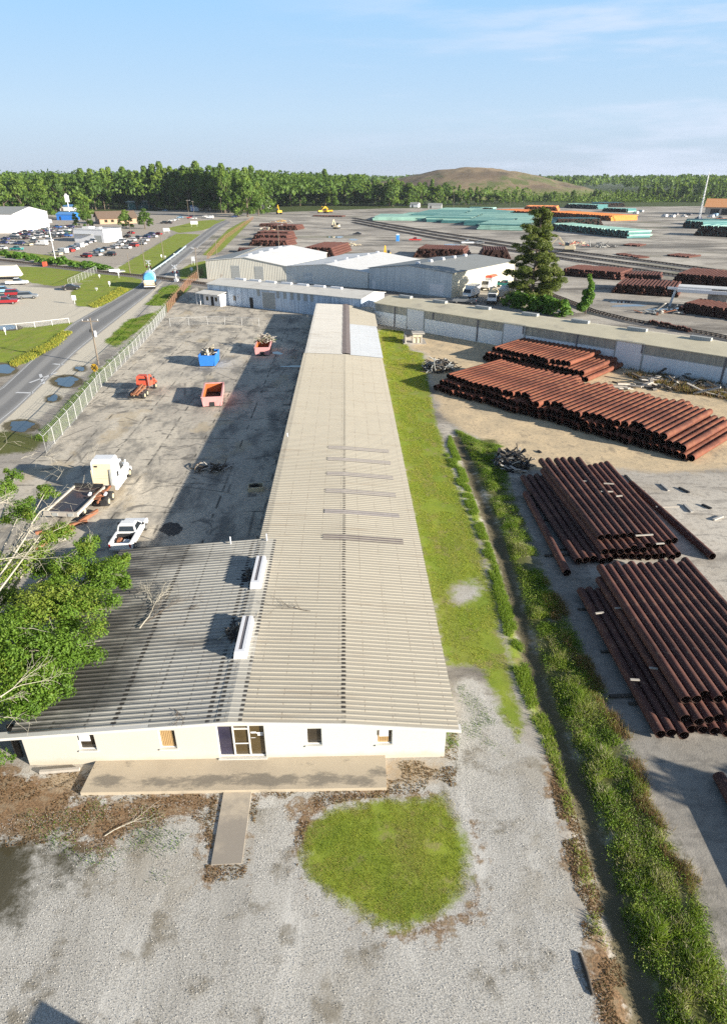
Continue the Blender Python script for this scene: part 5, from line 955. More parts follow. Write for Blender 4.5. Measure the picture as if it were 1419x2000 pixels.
for k, (px, py, n, rx, ry, h, mats, lab) in enumerate(((1120, 480, 40, 6, 3, 2, ['redpaint','cream','lumber'], 'heap of faded red and tan machinery parts right of the pine'), (1170, 483, 50, 8, 3, 2, ['hose','rvent','scrap'], 'heap of grey scrap machinery right of the red parts'), (548, 436, 30, 8, 4, 2, ['steelrust','yellow','lumber'], 'heap of orange scrap at the end of the road'), (680, 480, 25, 6, 2.5, 1, ['lumber','cream'], 'low pile of tan timber behind the warehouses'), (520, 450, 26, 5, 3, 2, ['cream','scrap','steelrust'], 'tan machinery parts among the far rusty stacks'),
    (1310, 745, 40, 5, 2.5, .4, ['lumber','lumberdk','scrap'], 'scattered boards in front of the long shed at the right'), (1400, 765, 40, 4, 3, .5, ['lumber','lumberdk','scrap'], 'jumble of boards at the right edge beside the shed'), (1265, 757, 22, 7, 1.6, .25, ['lumberdk','lumber'], 'dark boards strewn behind the largest pipe stack'), (1290, 612, 30, 6, 2, .5, ['rvent','scrap','steelrust'], 'litter of scrap below the pale steel shelter'))):
    scatter_heap('scrap_heap', lab, (*P2(px, py), 0), n, rx, ry, h, [M[q] for q in mats], 1.0, 3.4, .14, 'scrap heap', .25, True, seed=20+k)
t = thing('portable_toilet', 'light blue portable toilet standing in the far yard', 'toilet', (*P2(776, 471), 0)); MB().box(-.8,.8,-.8,.8,0,2.8).build('cabin', M['ltblue'], t); MB().frus((-.85,.85,-.85,.85), (-.5,.5,-.5,.5), 2.802, 3.2).build('roof', M['vent'], t); MB().box(-.5,.5,-.85,-.803,.15,2.4).build('door', M['bluepaint'], t)
# loose boards on the dirt
for k, (a, b, mt, lab) in enumerate((((1220,928),(1240,950),'hose','black bent strip on the dirt right of the second stack'), ((1290,945),(1305,958),'scrap','pale scrap piece right of the pipe stack, upper one'), ((1325,952),(1345,962),'hose','dark scrap strip right of the pipe stack, far one'), ((1335,985),(1350,1000),'scrap','pale curved scrap on the dirt beside the long pale board'), ((1370,985),(1388,993),'hose','dark board near the right edge beside the lone pipe'), ((1392,1015),(1410,1008),'scrap','grey curved scrap near the right edge'), ((1235,953),(1258,960),'hose','dark flat strip between the stack and the pale scrap'), ((1195,745),(1222,752),'lumberdk','dark timber lying at the right end of the shed stack'), ((1165,755),(1192,765),'lumberdk','dark timber between the two orange stacks'), ((1050,880),(1056,884),'hose','short dark stick on the sand'), ((1063,1085),(1112,1083),'lumberdk','dark timber poking out left of the second stack, near end'), ((1038,986),(1070,988),'lumberdk','dark timber poking out left of the second stack, far end'), ((1190,1360),(1235,1358),'lumberdk','pale edged timber poking out left of the nearest stack'))):
    plank(a, b, .09, .22, .12, lab, mt)
a, b = P(1131, 1862, .03), P(1156, 1944, .03); MB().tube([(0,0,0), (Vector(b)-Vector(a))*.5+Vector((.03,0,.02)), Vector(b)-Vector(a)], [.07,.09,.06], 8).build('log', M['lumberdk'], None, loc=a, label='dark stick lying in dead leaves beside the ditch at the bottom', cat='log')
plank((78,1508), (156,1502), .1, .14, .16, 'pale timber lying along the wall left of the porch slab', 'lumber')
pts = [P2(335+21*(1+random.uniform(-.16,.16))*math.cos(2*math.pi*k/28), 1034+13*(1+random.uniform(-.16,.16))*math.sin(2*math.pi*k/28)) for k in range(28)]; MB().add([(x, y, .055) for x, y in pts], [tuple(range(27,-1,-1))]).build('burn_mark', plain('burnt_concrete', (.075, .07, .065), .9, var=.4), kind='structure')

# ================================================================== FENCES, POLES, SIGNS
def fence(name, label, pts, h, post_every, mesh_cell, pm, wm, arms=True, z0=.0):
    L = np.array(polyP(pts)); tot = float(np.hypot(*np.diff(L, axis=0).T).sum()); n = min(100, int(tot/post_every)+1); c = resample(L, n); t = thing(name, label, 'fence', (float(c[0, 0]), float(c[0, 1]), 0)); o = np.array([c[0, 0], c[0, 1]])
    pmesh = MB().tube([(0,0,-.1),(0,0,h)], .045, 6).mesh('post', pm)
    for i, p in enumerate(c):
        link('post', pmesh, t, (p[0]-o[0], p[1]-o[1], z0))
    w = MB(); f = resample(L, max(n, int(tot/1.0)+1)) - o
    for a, b in zip((c-o)[:-1], (c-o)[1:]): w.bar((*a, h+z0), (*b, h+z0), .05, .05)
    w.build('top_rail', pm, t)
    m = MB(); fs = resample(L, int(tot/mesh_cell)+1)-o; k = int(h/mesh_cell); N = len(fs)
    vs = []; fc = []
    def wire(a, b):
        d = Vector(b)-Vector(a); s = Vector((-d.y, d.x, 0)).normalized()*.007; u = Vector((0, 0, .007)); q = len(vs); vs.extend([Vector(a)-u, Vector(a)+u, Vector(b)+u, Vector(b)-u]); fc.append((q, q+1, q+2, q+3)); vs.extend([Vector(a)-s, Vector(a)+s, Vector(b)+s, Vector(b)-s]); fc.append((q+4, q+5, q+6, q+7))
    for i in range(-k, N):
        for sgn in (1, -1):
            i0, i1 = (i, i+k) if sgn == 1 else (i+k, i); za, zb = 0.1, h
            lo, hi = min(i0, i1), max(i0, i1)
            if lo < 0 or hi > N-1: continue
            mid = (lo+hi)//2
            A, Bm, C = fs[i0], fs[mid], fs[i1]; wire((*A, za+z0), (*Bm, (za+zb)/2+z0)); wire((*Bm, (za+zb)/2+z0), (*C, zb+z0))
    m.add(vs, fc); m.build('chain_link_mesh', wm, t)
    if arms:
        a = MB(); ends = []
        for i, p in enumerate(c-o):
            d = (c[min(i+1, n-1)]-c[max(i-1, 0)]); d = d/np.linalg.norm(d); q = p+np.array([-d[1], d[0]])*.32; a.bar((*p, h+z0), (*q, h+.36+z0), .04, .04); ends.append((p, q))
        a.build('barbed_wire_arm', pm, t); bw = MB()
        for (p0, q0), (p1, q1) in zip(ends[:-1], ends[1:]):
            for s in (.35, .68, 1.0): bw.bar((*(p0+(q0-p0)*s), h+.36*s+z0), (*(p1+(q1-p1)*s), h+.36*s+z0), .012, .012)
        bw.build('barbed_wire', wm, t)
    return t
fence('chain_link_fence', 'tall grey chain link fence with barbed wire along the concrete yard', [(92,886),(150,820),(200,755),(262,692),(303,645),(326,614)], 2.0, 2.7, .16, M['galv'], M['galv'])
fence('chain_link_fence', 'rusty stretch of chain link fence by the level crossing', [(326,614),(338,598),(352,580),(368,560),(385,546),(398,536)], 2.0, 2.7, .2, M['rustpost'], M['rustpost'])
fence('chain_link_fence', 'short pale chain link return at the near corner of the yard', [(92,886),(72,893)], 2.0, 2.6, .16, M['galv'], M['galv'], False)
fence('chain_link_fence', 'faint low wire fence across the far part of the yard', [(333,638),(420,634),(506,638)], 1.6, 3.2, .25, M['galv'], M['galv'], False, .05)
fence('chain_link_fence', 'pale wire fence across the grass left of the level crossing', [(135,560),(160,548),(190,533)], 2.0, 3.0, .3, M['galv'], M['galv'], False)
fence('chain_link_fence', 'low white post fence along the far edge of the left lawn', [(-40,650),(60,641),(136,632)], 1.1, 3.0, .25, M['vent'], M['galv'], False)
fence('chain_link_fence', 'long brown fence between the road and the far pipe yard', [(405,508),(440,468),(470,446),(495,428)], 1.9, 4.5, .5, M['rustpost'], M['rustpost'], False)
def upole(px, py, h, label, arm=2.4, tf=False, lamp=False, r=.15):
    t = thing('utility_pole', label, 'pole', (*P2(px, py), 0)); MB().tube([(0,0,-.2),(0,0,h)], [r, r*.65], 8).build('shaft', M['pole'], t)
    if arm: MB().bar((-arm/2,-.13,h-.5), (arm/2,-.13,h-.5), .12, .14).build('crossarm', M['pole'], t)
    for x in ((-arm*.45, -.3, arm*.45) if arm else ()): MB().tube([(x,-.13,h-.43),(x,-.13,h-.22)], .05, 6).build('insulator', M['vent'], t)
    if tf: MB().tube([(.35,0,h-2.9),(.35,0,h-2.0)], .22, 10).build('transformer', M['vent'], t); MB().tube([(-.3,0,h-2.2),(-.3,0,h-1.8)], .15, 8).build('switch_box', M['black'], t)
    if lamp: MB().bar((0,0,h-.6), (1.6,0,h-.2), .07, .07).build('lamp_arm', M['galv'], t); MB().frus((1.4,2.1,-.15,.15), (1.5,2.0,-.1,.1), h-.3, h-.15).build('lamp_head', M['vent'], t)
    return t
upole(193, 712, 7.3, 'wooden utility pole with crossarm and transformer beside the road', 2.6, True)
upole(388, 547, 9.0, 'brown utility pole beside the rust stained warehouse corner', 1.8)
for k, (px, py, h, lab) in enumerate(((258, 470, 7, 'thin pole on the lawn beyond the crossing, near the parked row'), (283, 520, 8, 'thin pale pole beside the track left of the blue truck'), (320, 505, 9, 'slim pole standing on the long roadside lawn'), (255, 535, 6, 'short pale post by the track at the lawn corner'), (370, 430, 13, 'tall street light near the end of the road, right of the canopy'), (380, 428, 12, 'tall pole just right of the street light near the road end'), (310, 410, 13, 'tall pole in front of the dark trees left of the road end'), (283, 410, 14, 'tall pole behind the white canopy building'), (433, 417, 12, 'pole at the edge of the bright trees by the road end'), (457, 420, 11, 'pole just right of the road end beside the bright trees'), (424, 505, 7, 'thin white pole in the verge right of the road'), (545, 490, 10, 'pole with a lamp behind the leftmost warehouse'), (885, 407, 13, 'pole in front of the trees behind the green pipes'), (995, 403, 16, 'thin tall pole in front of the trees left of the pine'), (822, 405, 16, 'thin tall pole at the tree line left of the low grey shed'), (620, 402, 9, 'lone pole at the dark tree line behind the excavators'))):
    upole(px, py, h, lab, 1.4 if k in (4, 5, 8) else 0, False, k in (4, 11), .13)
bx, by = P2(109, 508); t = thing('light_mast', 'leaning white light mast with two lamp heads beside the car lot', 'light', (bx, by, 0)); MB().tube([(0,0,0),(0,0,13)], [.16,.10], 8).build('shaft', M['vent'], t)
for s in (-1, 1): MB().frus((s*.9-.5,s*.9+.5,-.5,.3), (s*.9-.4,s*.9+.4,-.3,.2), 12.4, 13.6).build('lamp_head', M['vent'], t)
bx, by = P2(1362, 436); t = thing('lattice_mast', 'tall thin pale lattice mast at the far right', 'mast', (bx, by, 0)); m = MB(); hh = 29
for k in range(3):
    a = 2.1*k; x, y = .8*math.cos(a), .8*math.sin(a); m.tube([(x,y,0),(x*.3,y*.3,hh)], .12, 5)
    for z in range(0, hh-1, 2): f = 1-.7*z/hh; f2 = 1-.7*(z+2)/hh; b_ = 2.1*(k+1); m.bar((x*f,y*f,z), (.8*math.cos(b_)*f2,.8*math.sin(b_)*f2,z+2), .09, .09)
m.build('lattice', M['vent'], t); MB().tube([(0,0,hh-.2),(0,0,hh+3)], .08, 5).build('aerial', M['vent'], t)
def text_mesh(s, size):
    c = bpy.data.curves.new('letters', 'FONT'); c.body = s; c.size = size; c.align_x = 'CENTER'; c.align_y = 'CENTER'; c.extrude = .004; o = bpy.data.objects.new('letters', c); COL.objects.link(o); dg = bpy.context.evaluated_depsgraph_get(); me = bpy.data.meshes.new_from_object(o.evaluated_get(dg)); bpy.data.objects.remove(o); return me
t = thing('crossing_sign', 'round yellow railroad advance warning sign with black X and RR', 'sign', (*P2(191, 748), 0), R(-18)); MB().tube([(0,0,-.1),(0,0,2.6)], .04, 6).build('post', M['galv'], t)
MB().tube([(0,-.06,2.25),(0,-.045,2.25)], .58, 24, smooth=False).build('sign_face', M['yellow'], t); x = MB(); x.bar((-.38,-.075,1.87), (.38,-.075,2.63), .02, .09); x.bar((-.38,-.079,2.63), (.38,-.079,1.87), .02, .09); x.build('cross_mark', M['black'], t)
for s in (-1, 1): me = text_mesh('R', .34); me.materials.append(M['black']); o = link('letter', me, t, (s*.36, -.085, 2.25)); o.rotation_euler = (R(90), 0, 0)
def crossbuck(px, py, rz, label):
    t = thing('crossing_signal', label, 'signal', (*P2(px, py), 0), R(rz)); MB().tube([(0,0,-.1),(0,0,4.6)], .1, 8).build('post', M['vent'], t); b = MB(); b.bar((-.85,-.13,3.55), (.85,-.13,4.65), .04, .24); b.bar((-.85,-.18,4.65), (.85,-.18,3.55), .04, .24); b.build('crossbuck', M['paper'], t)
    MB().box(-.9, .9, -.1, .1, 2.7, 2.82).build('lamp_bar', M['vent'], t)
    for s in (-1, 1): MB().tube([(s*.7,-.22,2.75),(s*.7,-.1,2.75)], .3, 14).build('lamp_hood', M['black'], t); MB().tube([(s*.7,-.25,2.75),(s*.7,-.221,2.75)], .15, 10).build('lens', M['redlamp'], t)
    MB().box(-.45, .45, -.03, .0, 1.7, 2.2).build('tracks_plate', M['paper'], t); MB().box(-.5, .5, -.4, .4, 0, .9).build('control_box', M['vent'], t)
crossbuck(345, 551, -20, 'white level crossing signal on the right side of the road'); crossbuck(294, 540, -20, 'white level crossing signal on the left side beyond the blue truck')
for k, (px, py, w, h, lab) in enumerate(((147, 594, .9, 2.0, 'pale green narrow sign post at the lot entrance'), (189, 568, .7, .8, 'white box low on the lawn left of the blue truck'), (215, 560, .5, 1.4, 'white slanted marker on the lawn beside the yellow weeds'), (195, 543, .5, 1.0, 'small white marker near the track on the left lawn'), (233, 543, .3, 1.6, 'thin white marker right of the others on the lawn'), (12, 654, .3, 1.4, 'thin white post standing in the left lawn'), (323, 505, .6, 1.0, 'small white sign at the foot of the slim pole'), (341, 500, .6, .9, 'white post beside the guard rail'), (316, 504, .5, 1.2, 'white marker left of the guard rail on the long lawn'), (326, 456, 3.2, 2.6, 'small cream hut sign at the corner of the far lawn'), (380, 443, 4.2, 3.2, 'white billboard on the far lawn beside the road'), (378, 517, 1.2, 2.6, 'white road sign beyond the crossing on the right'), (375, 533, .8, 1.6, 'white plate on a post right of the crossing'))):
    t = thing('marker_sign', lab, 'sign', (*P2(px, py), 0), R(random.uniform(-20, 20))); hp = h*.45; MB().box(-w/2, w/2, -.06, .06, hp, h).build('sign_face', M['paper'], t)
    for s in ((-1, 1) if w > 1 else (0,)): MB().box(s*w*.4-.04, s*w*.4+.04, -.04, .04, -.1, hp).build('post', M['vent'], t)
g_ = resample(polyP([(289,540),(318,520),(345,500),(364,484)]), 26); t = thing('guard_rail', 'pale blue guard rail along the drain beside the road', 'guard rail', (float(g_[0,0]), float(g_[0,1]), 0)); m = MB()
for a, b in zip(g_[:-1]-g_[0], g_[1:]-g_[0]): m.bar((*a, .75), (*b, .75), .1, .42)
m.build('rail', plain('pale_blue_rail', (.42, .55, .62), .5, var=.1), t)
for a in (g_-g_[0])[::3]: MB().box(a[0]-.08, a[0]+.08, a[1]+.06, a[1]+.2, -.1, .95).build('post', M['galv'], t)
t = thing('culvert_wall', 'pale concrete culvert head wall beside the track', 'culvert', (*P2(214, 533), 0), R(30)); MB().box(0, 3.2, 0, .4, -.1, 1.0).build('head_wall', M['vent'], t); MB().box(.3, 5, .41, 4, -.05, .25).build('apron', M['rvent'], t)
t = thing('red_signal', 'small red switch stand beside the left railway track', 'switch', (*P2(89, 521), 0)); MB().box(-.6, .6, -.5, .5, 0, 1.6).build('cabinet', M['redpaint'], t); MB().tube([(0,0,1.6),(0,0,2.4)], .08, 6).build('post', M['black'], t)
# overhead wires between the road poles
w0 = Vector((*P2(193, 712), 6.85)); 
for k, (off, tgt) in enumerate(((-1.1, (388, 547)), (1.1, (388, 547)))):
    w1 = Vector((*P2(*tgt), 8.5)); n = 24; pts = [w0.lerp(w1, i/n)+Vector((off, 0, -1.4*math.sin(math.pi*i/n))) for i in range(n+1)]; m = MB(); m.tube([p-pts[0] for p in pts], .012, 4, cap=False); m.build('overhead_wire', M['black'], None, loc=pts[0], label=('left overhead wire between the two roadside utility poles', 'right overhead wire between the two roadside utility poles')[k], cat='wire')

# ================================================================== PLANTS
def rand_unit(n):
    v = rng.normal(size=(n, 3)); return v/np.linalg.norm(v, axis=1)[:, None]
def cards(C, size, tint, up=.0, asp=.6, out=None):
    """one small leaf (or leaf spray) quad per centre"""
    n = len(C); a = rand_unit(n); b = rand_unit(n)
    if out is not None: nrm = out+rand_unit(n)*.75; nrm /= np.linalg.norm(nrm, axis=1)[:, None]; a = np.cross(nrm, a); a /= np.linalg.norm(a, axis=1)[:, None]+1e-9; b = np.cross(nrm, a)
    else: b = np.cross(a, b); b /= np.linalg.norm(b, axis=1)[:, None]+1e-9
    s = (size*(.6+.8*rng.random(n)))[:, None]; a = a*s; b = b*s*asp
    V = np.stack([C-a, C-b*.9, C+a, C+b*.9], 1).reshape(-1, 3); F = np.arange(4*n).reshape(n, 4); return V, F, np.repeat(tint, 4)
def blob_pts(blobs, n, inner=.5, low=-.65):
    """points through a clump-built crown: blobs = (x, y, z, rx, ry, rz)"""
    b = np.array(blobs); w = b[:, 3]*b[:, 4]+b[:, 4]*b[:, 5]; i = rng.choice(len(b), n, p=w/w.sum()); d = rand_unit(n); d[:, 2] = np.where(d[:, 2] < low, -d[:, 2], d[:, 2]); r = inner+(1-inner)*rng.random(n)**.6
    return b[i, :3]+d*b[i, 3:]*r[:, None], d, i
def crown_mesh(name, h, w, kind, mat, n, size, seed):
    rs = random.Random(seed); bl = []
    if kind == 'broad':
        bl.append((0, 0, h*.58, w*.34, w*.34, h*.26))
        for k in range(11): a = rs.uniform(0, 6.28); q = rs.uniform(.22, .40)*w; z = h*rs.uniform(.38, .88); s = rs.uniform(.13, .23)*w*(1.1-.35*(z/h)); bl.append((math.cos(a)*q*(1.25-z/h*.75), math.sin(a)*q*(1.25-z/h*.75), z, s, s, s*rs.uniform(.6, .85)))
        bl.append((rs.uniform(-.1,.1)*w, rs.uniform(-.1,.1)*w, h*.88, w*.16, w*.16, h*.10))
        for k in range(5): a = rs.uniform(0, 6.28); q = rs.uniform(.2, .4)*w; s = rs.uniform(.12, .2)*w; bl.append((math.cos(a)*q, math.sin(a)*q, h*rs.uniform(.10, .3), s, s, s*.9))
    elif kind == 'tall':
        for k in range(13): z = h*(.16+.8*k/12); s = w*(.30-.16*abs(k/12-.4))*rs.uniform(.7, 1.2); a = rs.uniform(0, 6.28); q = w*.24*(1.05-k/13); bl.append((math.cos(a)*q, math.sin(a)*q, z, s, s, s*1.15))
    C, d, i = blob_pts(bl, n); ct = np.array([rs.random() for _ in bl]); t = np.clip(.15+.45*ct[i]+.25*rng.random(n)+.25*(C[:, 2]/h-.5), 0, 1)
    V, F, T = cards(C, size, t, out=d); return npmesh(name, V, F, mat, T)
def trunk_mesh(h, r, mat, limbs=4, seed=0, hl=.65):
    rs = random.Random(seed); m = MB(); m.tube([(0,0,-.3),(0,0,h*.25),(.1*r,0,h*hl)], [r*1.25, r, r*.5], 8)
    for k in range(limbs): a = rs.uniform(0, 6.28); z = h*rs.uniform(.25, .5); l = h*rs.uniform(.18, .3); m.tube([(0,0,z),(math.cos(a)*l*.6,math.sin(a)*l*.6,z+l*.5),(math.cos(a)*l,math.sin(a)*l,z+l)], [r*.5,r*.35,r*.15], 6)
    return m.mesh('trunk', mat)
WOOD = []
for k in range(7):
    kind = 'broad' if k < 5 else 'tall'; h, w = (24, 17) if kind == 'broad' else (26, 10)
    WOOD.append((crown_mesh('crown', h, w, kind, M['wood'], 1900, .85, 40+k), trunk_mesh(h, .45, M['bark2'], 4, k)))
def tree(x, y, k, s, label, group=None, sz=None, cat='tree', name='woodland_tree', loc_z=0):
    t = thing(name, label, cat, (x, y, loc_z), random.uniform(0, 6.28), group); link('crown', WOOD[k][0], t); link('trunk', WOOD[k][1], t); t.scale = (s, s, sz or s); return t
# the front of the woods: every tree one can tell apart
edge = [(-60,418,355),(60,414,352),(150,410,352),(230,407,345),(300,408,338),(380,410,337),(440,416,336),(500,410,340),(540,402,344),(640,401,350),(760,402,356),(800,402,358),(860,401,362),(960,399,369),(1040,395,375),(1130,393,374),(1230,392,366),(1330,393,360),(1440,395,358)]
ex = [e[0] for e in edge]; px = -50
while px < 1440:
    by = np.interp(px, ex, [e[1] for e in edge])+random.uniform(-1, 1.5); ty = np.interp(px, ex, [e[2] for e in edge])+random.uniform(-2, 13); x, y = P2(px, by)
    hpx = by-ty; hh = hpx/((by-348)*math.cos(PITCH)/CAM_H)*1.08; k = random.randrange(7); s = hh/25
    where = 'left of the road end' if px < 470 else 'behind the far pipe yard' if px < 760 else 'in front of the bare hill' if px < 1120 else 'at the right beyond the vans'
    tree(x, y, k, s*random.uniform(.9, 1.1), f"{'rounded' if k < 5 else 'narrow'} tree at the edge of the woods {where}", 'trees along the edge of the woods', s); px += random.uniform(6, 11.5)*(1.2 if px > 760 else 1)
# single trees nearer by
for px, by, ty, k, wid, lab in ((12,420,362,0,1.2,'leafy tree behind the roof of the big white warehouse, leftmost'), (62,420,374,2,1.1,'bright leafy tree behind the right half of the big white warehouse'), (88,424,362,1,1.0,'tall leafy tree right of the big white warehouse'), (165,428,380,3,1.3,'dark tree left of the brown roofed brick building'), (172,444,408,1,1.0,'green tree just behind the small white workshop'), (150,443,418,4,.9,'low round tree left of the workshop roof'), (247,446,412,0,1.2,'left of the two spreading trees by the brick building'), (284,447,410,2,1.3,'right of the two spreading trees by the brick building'),
    (466,423,356,5,1.3,'tall bright tree at the road end, left of its clump'), (484,424,350,0,1.0,'broad bright tree in the middle of the road end clump'), (505,421,362,1,.9,'bright tree at the right side of the road end clump'), (523,418,382,3,.9,'small bright tree at the right tip of the road end clump'), (545,402,352,6,1.0,'narrow tree standing out before the dark woods')):
    x, y = P2(px, by); hh = (by-ty)/((by-348)*math.cos(PITCH)/CAM_H)*1.05; s = hh/25; t = tree(x, y, k, s*wid, lab, None, s)
# hedge by the track
HB = crown_mesh('bush', 3.0, 3.6, 'broad', M['young'], 420, .32, 77)
for k in range(24): px = -10+k*9.6; x, y = P2(px, 500+px*.13+random.uniform(-3, 3)); o = link('hedge_bush', HB, None, (x, y, -.4), random.uniform(0, 6), 'green bush in the hedge between the car lot and the railway track', 'bush', 'bushes of the trackside hedge'); s = random.uniform(.7, 1.25); o.scale = (s*1.2, s*1.2, s*.8)
# the far woods as one mass
def far_woods():
    Vs, Fs, Ts = [], [], []; nb = 0; rows = []
    for y0, y1, n in ((660, 900, 1500), (900, 1400, 2000), (1400, 2400, 2200), (2400, 4200, 1800)):
        y = y0+(y1-y0)*rng.random(n*3); x = (rng.random(n*3)*2-1)*y*.72; fx = np.interp(x, [-500, -190, -60, 40, 200, 480, 900], [620, 640, 660, 745, 770, 930, 1100]); ok = y > fx+18
        hill = ((x > 30) & (x < 520) & (y > 800) & (y < 1420)); ok &= ~hill; x, y = x[ok][:n], y[ok][:n]; rows.append((x, y))
    for (x, y), q, sz in zip(rows, (34, 24, 16, 11), (1.5, 2.3, 3.6, 5.5)):
        n = len(x); h = np.where(x < -40, 29, 27)*(.8+.4*rng.random(n))+(y-650)*.0022; w = 8+5*rng.random(n); tt = rng.random(n); m = n*q; i = np.repeat(np.arange(n), q); d = rand_unit(m); d[:, 2] = np.abs(d[:, 2])*1.0
        h = np.where((x > 20) & (x < 520) & (y < 930), h*.62, h); C = np.stack([x[i]+d[:, 0]*w[i]*.6, y[i]+d[:, 1]*w[i]*.6, h[i]*(.55+.45*d[:, 2])*(.9+.1*rng.random(m))], 1); V, F, T = cards(C, np.full(m, sz), np.clip(.1+.45*tt[i]+.3*rng.random(m), 0, 1), out=d, asp=.75); Vs.append(V); Fs.append(F+nb); Ts.append(T); nb += len(V)
    link('far_woods', npmesh('far_woods', np.concatenate(Vs), np.concatenate(Fs), M['wood'], np.concatenate(Ts)), kind='stuff')
far_woods()
# scrub at the foot of the hill
sc_n = 900; pxs = rng.random(sc_n)*420+980; pys = 386+rng.random(sc_n)*9; pts = np.array([P2(a, b) for a, b in zip(pxs, pys)]); C = np.repeat(pts, 14, 0); m = len(C); d = rand_unit(m); d[:, 2] = np.abs(d[:, 2]); C3 = np.stack([C[:, 0]+d[:, 0]*6, C[:, 1]+d[:, 1]*6, d[:, 2]*np.repeat(3+9*rng.random(sc_n)**2, 14)], 1); V, F, T = cards(C3, np.full(m, 1.3), np.clip(.35+.5*rng.random(m), 0, 1), out=d); link('scrub', npmesh('scrub', V, F, M['wood'], T), kind='stuff')
# tall pine behind the long shed
def pine():
    x, y = P2(1036, 592); t = thing('pine_tree', 'tall loose crowned pine standing behind the long shed', 'tree', (x, y, 0)); H_ = 20.5; rs = random.Random(5); m = MB(); m.tube([(0,0,-.3),(0,.1,H_*.5),(.2,0,H_*.97)], [.42,.28,.07], 9); bl = []
    for k in range(105):
        f = rs.random()**1.05; z = 1.2+f*(H_-1.8); a = rs.uniform(0, 6.28); l = (6.3*(1-f)**.6+1.0)*rs.uniform(.5, 1.08)*(.75 if .42 < f < .5 else 1); e = Vector((math.cos(a)*l, math.sin(a)*l, z+l*.12)); m.tube([(0,0,z-.4), Vector((e.x*.5, e.y*.5, z+.1)), e], [.11,.07,.03], 5); s = rs.uniform(.7, 1.45)*(1.15-.35*f)
        bl.append((e.x, e.y, e.z, s*1.25, s*1.25, s*.6)); bl.append((e.x*.6, e.y*.6, z+.1, s*.9, s*.9, s*.5))
    bl.append((.2, 0, H_-.4, .7, .7, .9)); m.build('trunk', M['bark2'], t); C, d, i = blob_pts(bl, 40000, .2, -.9); ct = np.array([rs.random() for _ in bl]); V, F, T = cards(C, np.full(len(C), .30), np.clip(.1+.5*ct[i]+.4*rng.random(len(C)), 0, 1), out=d, asp=.4); link('crown', npmesh('crown', V, F, M['pine'], T), t)
    for k in range(9): a, b = P2(1000+k*12, 598+k*2.2); o = link('shrub', HB, None, (a, b, -.3), k*1.3, 'green shrub at the foot of the tall pine behind the shed', 'bush', 'shrubs at the foot of the pine'); o.scale = (1.5, 1.5, 1.2)
    t = thing('leafy_tree', 'small upright bright green tree behind the long shed', 'tree', (*P2(1142, 613), 0)); bl = []
    for k in range(16): z = 1.3+6.6*k/15; s = 1.45*(1-.62*k/15)*rs.uniform(.8, 1.15); a = rs.uniform(0, 6.28); bl.append((math.cos(a)*s*.6, math.sin(a)*s*.6, z, s*.75, s*.75, s*.75))
    MB().tube([(0,0,-.2),(0,0,5)], [.14,.05], 7).build('trunk', M['bark2'], t); C, d, i = blob_pts(bl, 3600, .4); ct = np.array([rs.random() for _ in bl]); V, F, T = cards(C, np.full(len(C), .26), np.clip(.15+.5*ct[i]+.35*rng.random(len(C)), 0, 1), out=d); link('crown', npmesh('crown', V, F, M['young'], T), t)
pine()
# big half dead tree over the side wing
def branch(m, p, d, l, r, depth, rs, tips=None, spread=.6, grav=0.0, minr=.006):
    path = [p.copy()]; rad = [r]; n = 4
    for k in range(n):
        d = (d+Vector((rs.uniform(-1,1), rs.uniform(-1,1), rs.uniform(-1,1)))*.22+Vector((0,0,grav))).normalized(); p = p+d*l/n; path.append(p.copy()); rad.append(max(minr, r*(1-.62*(k+1)/n)))
    m.tube(path, rad, 6 if r > .05 else 4, cap=False)
    if tips is not None and depth <= 1: tips += [q.copy() for q in path[2:]]
    if depth > 0:
        for k in range(rs.choice((3, 4))):
            q = path[rs.randrange(1, n+1)]; dd = (d+Vector((rs.uniform(-1,1), rs.uniform(-1,1), rs.uniform(-.7,1)))*spread*1.5).normalized(); branch(m, q, dd, l*rs.uniform(.5, .75), max(minr, r*.45), depth-1, rs, tips, spread, grav, minr)
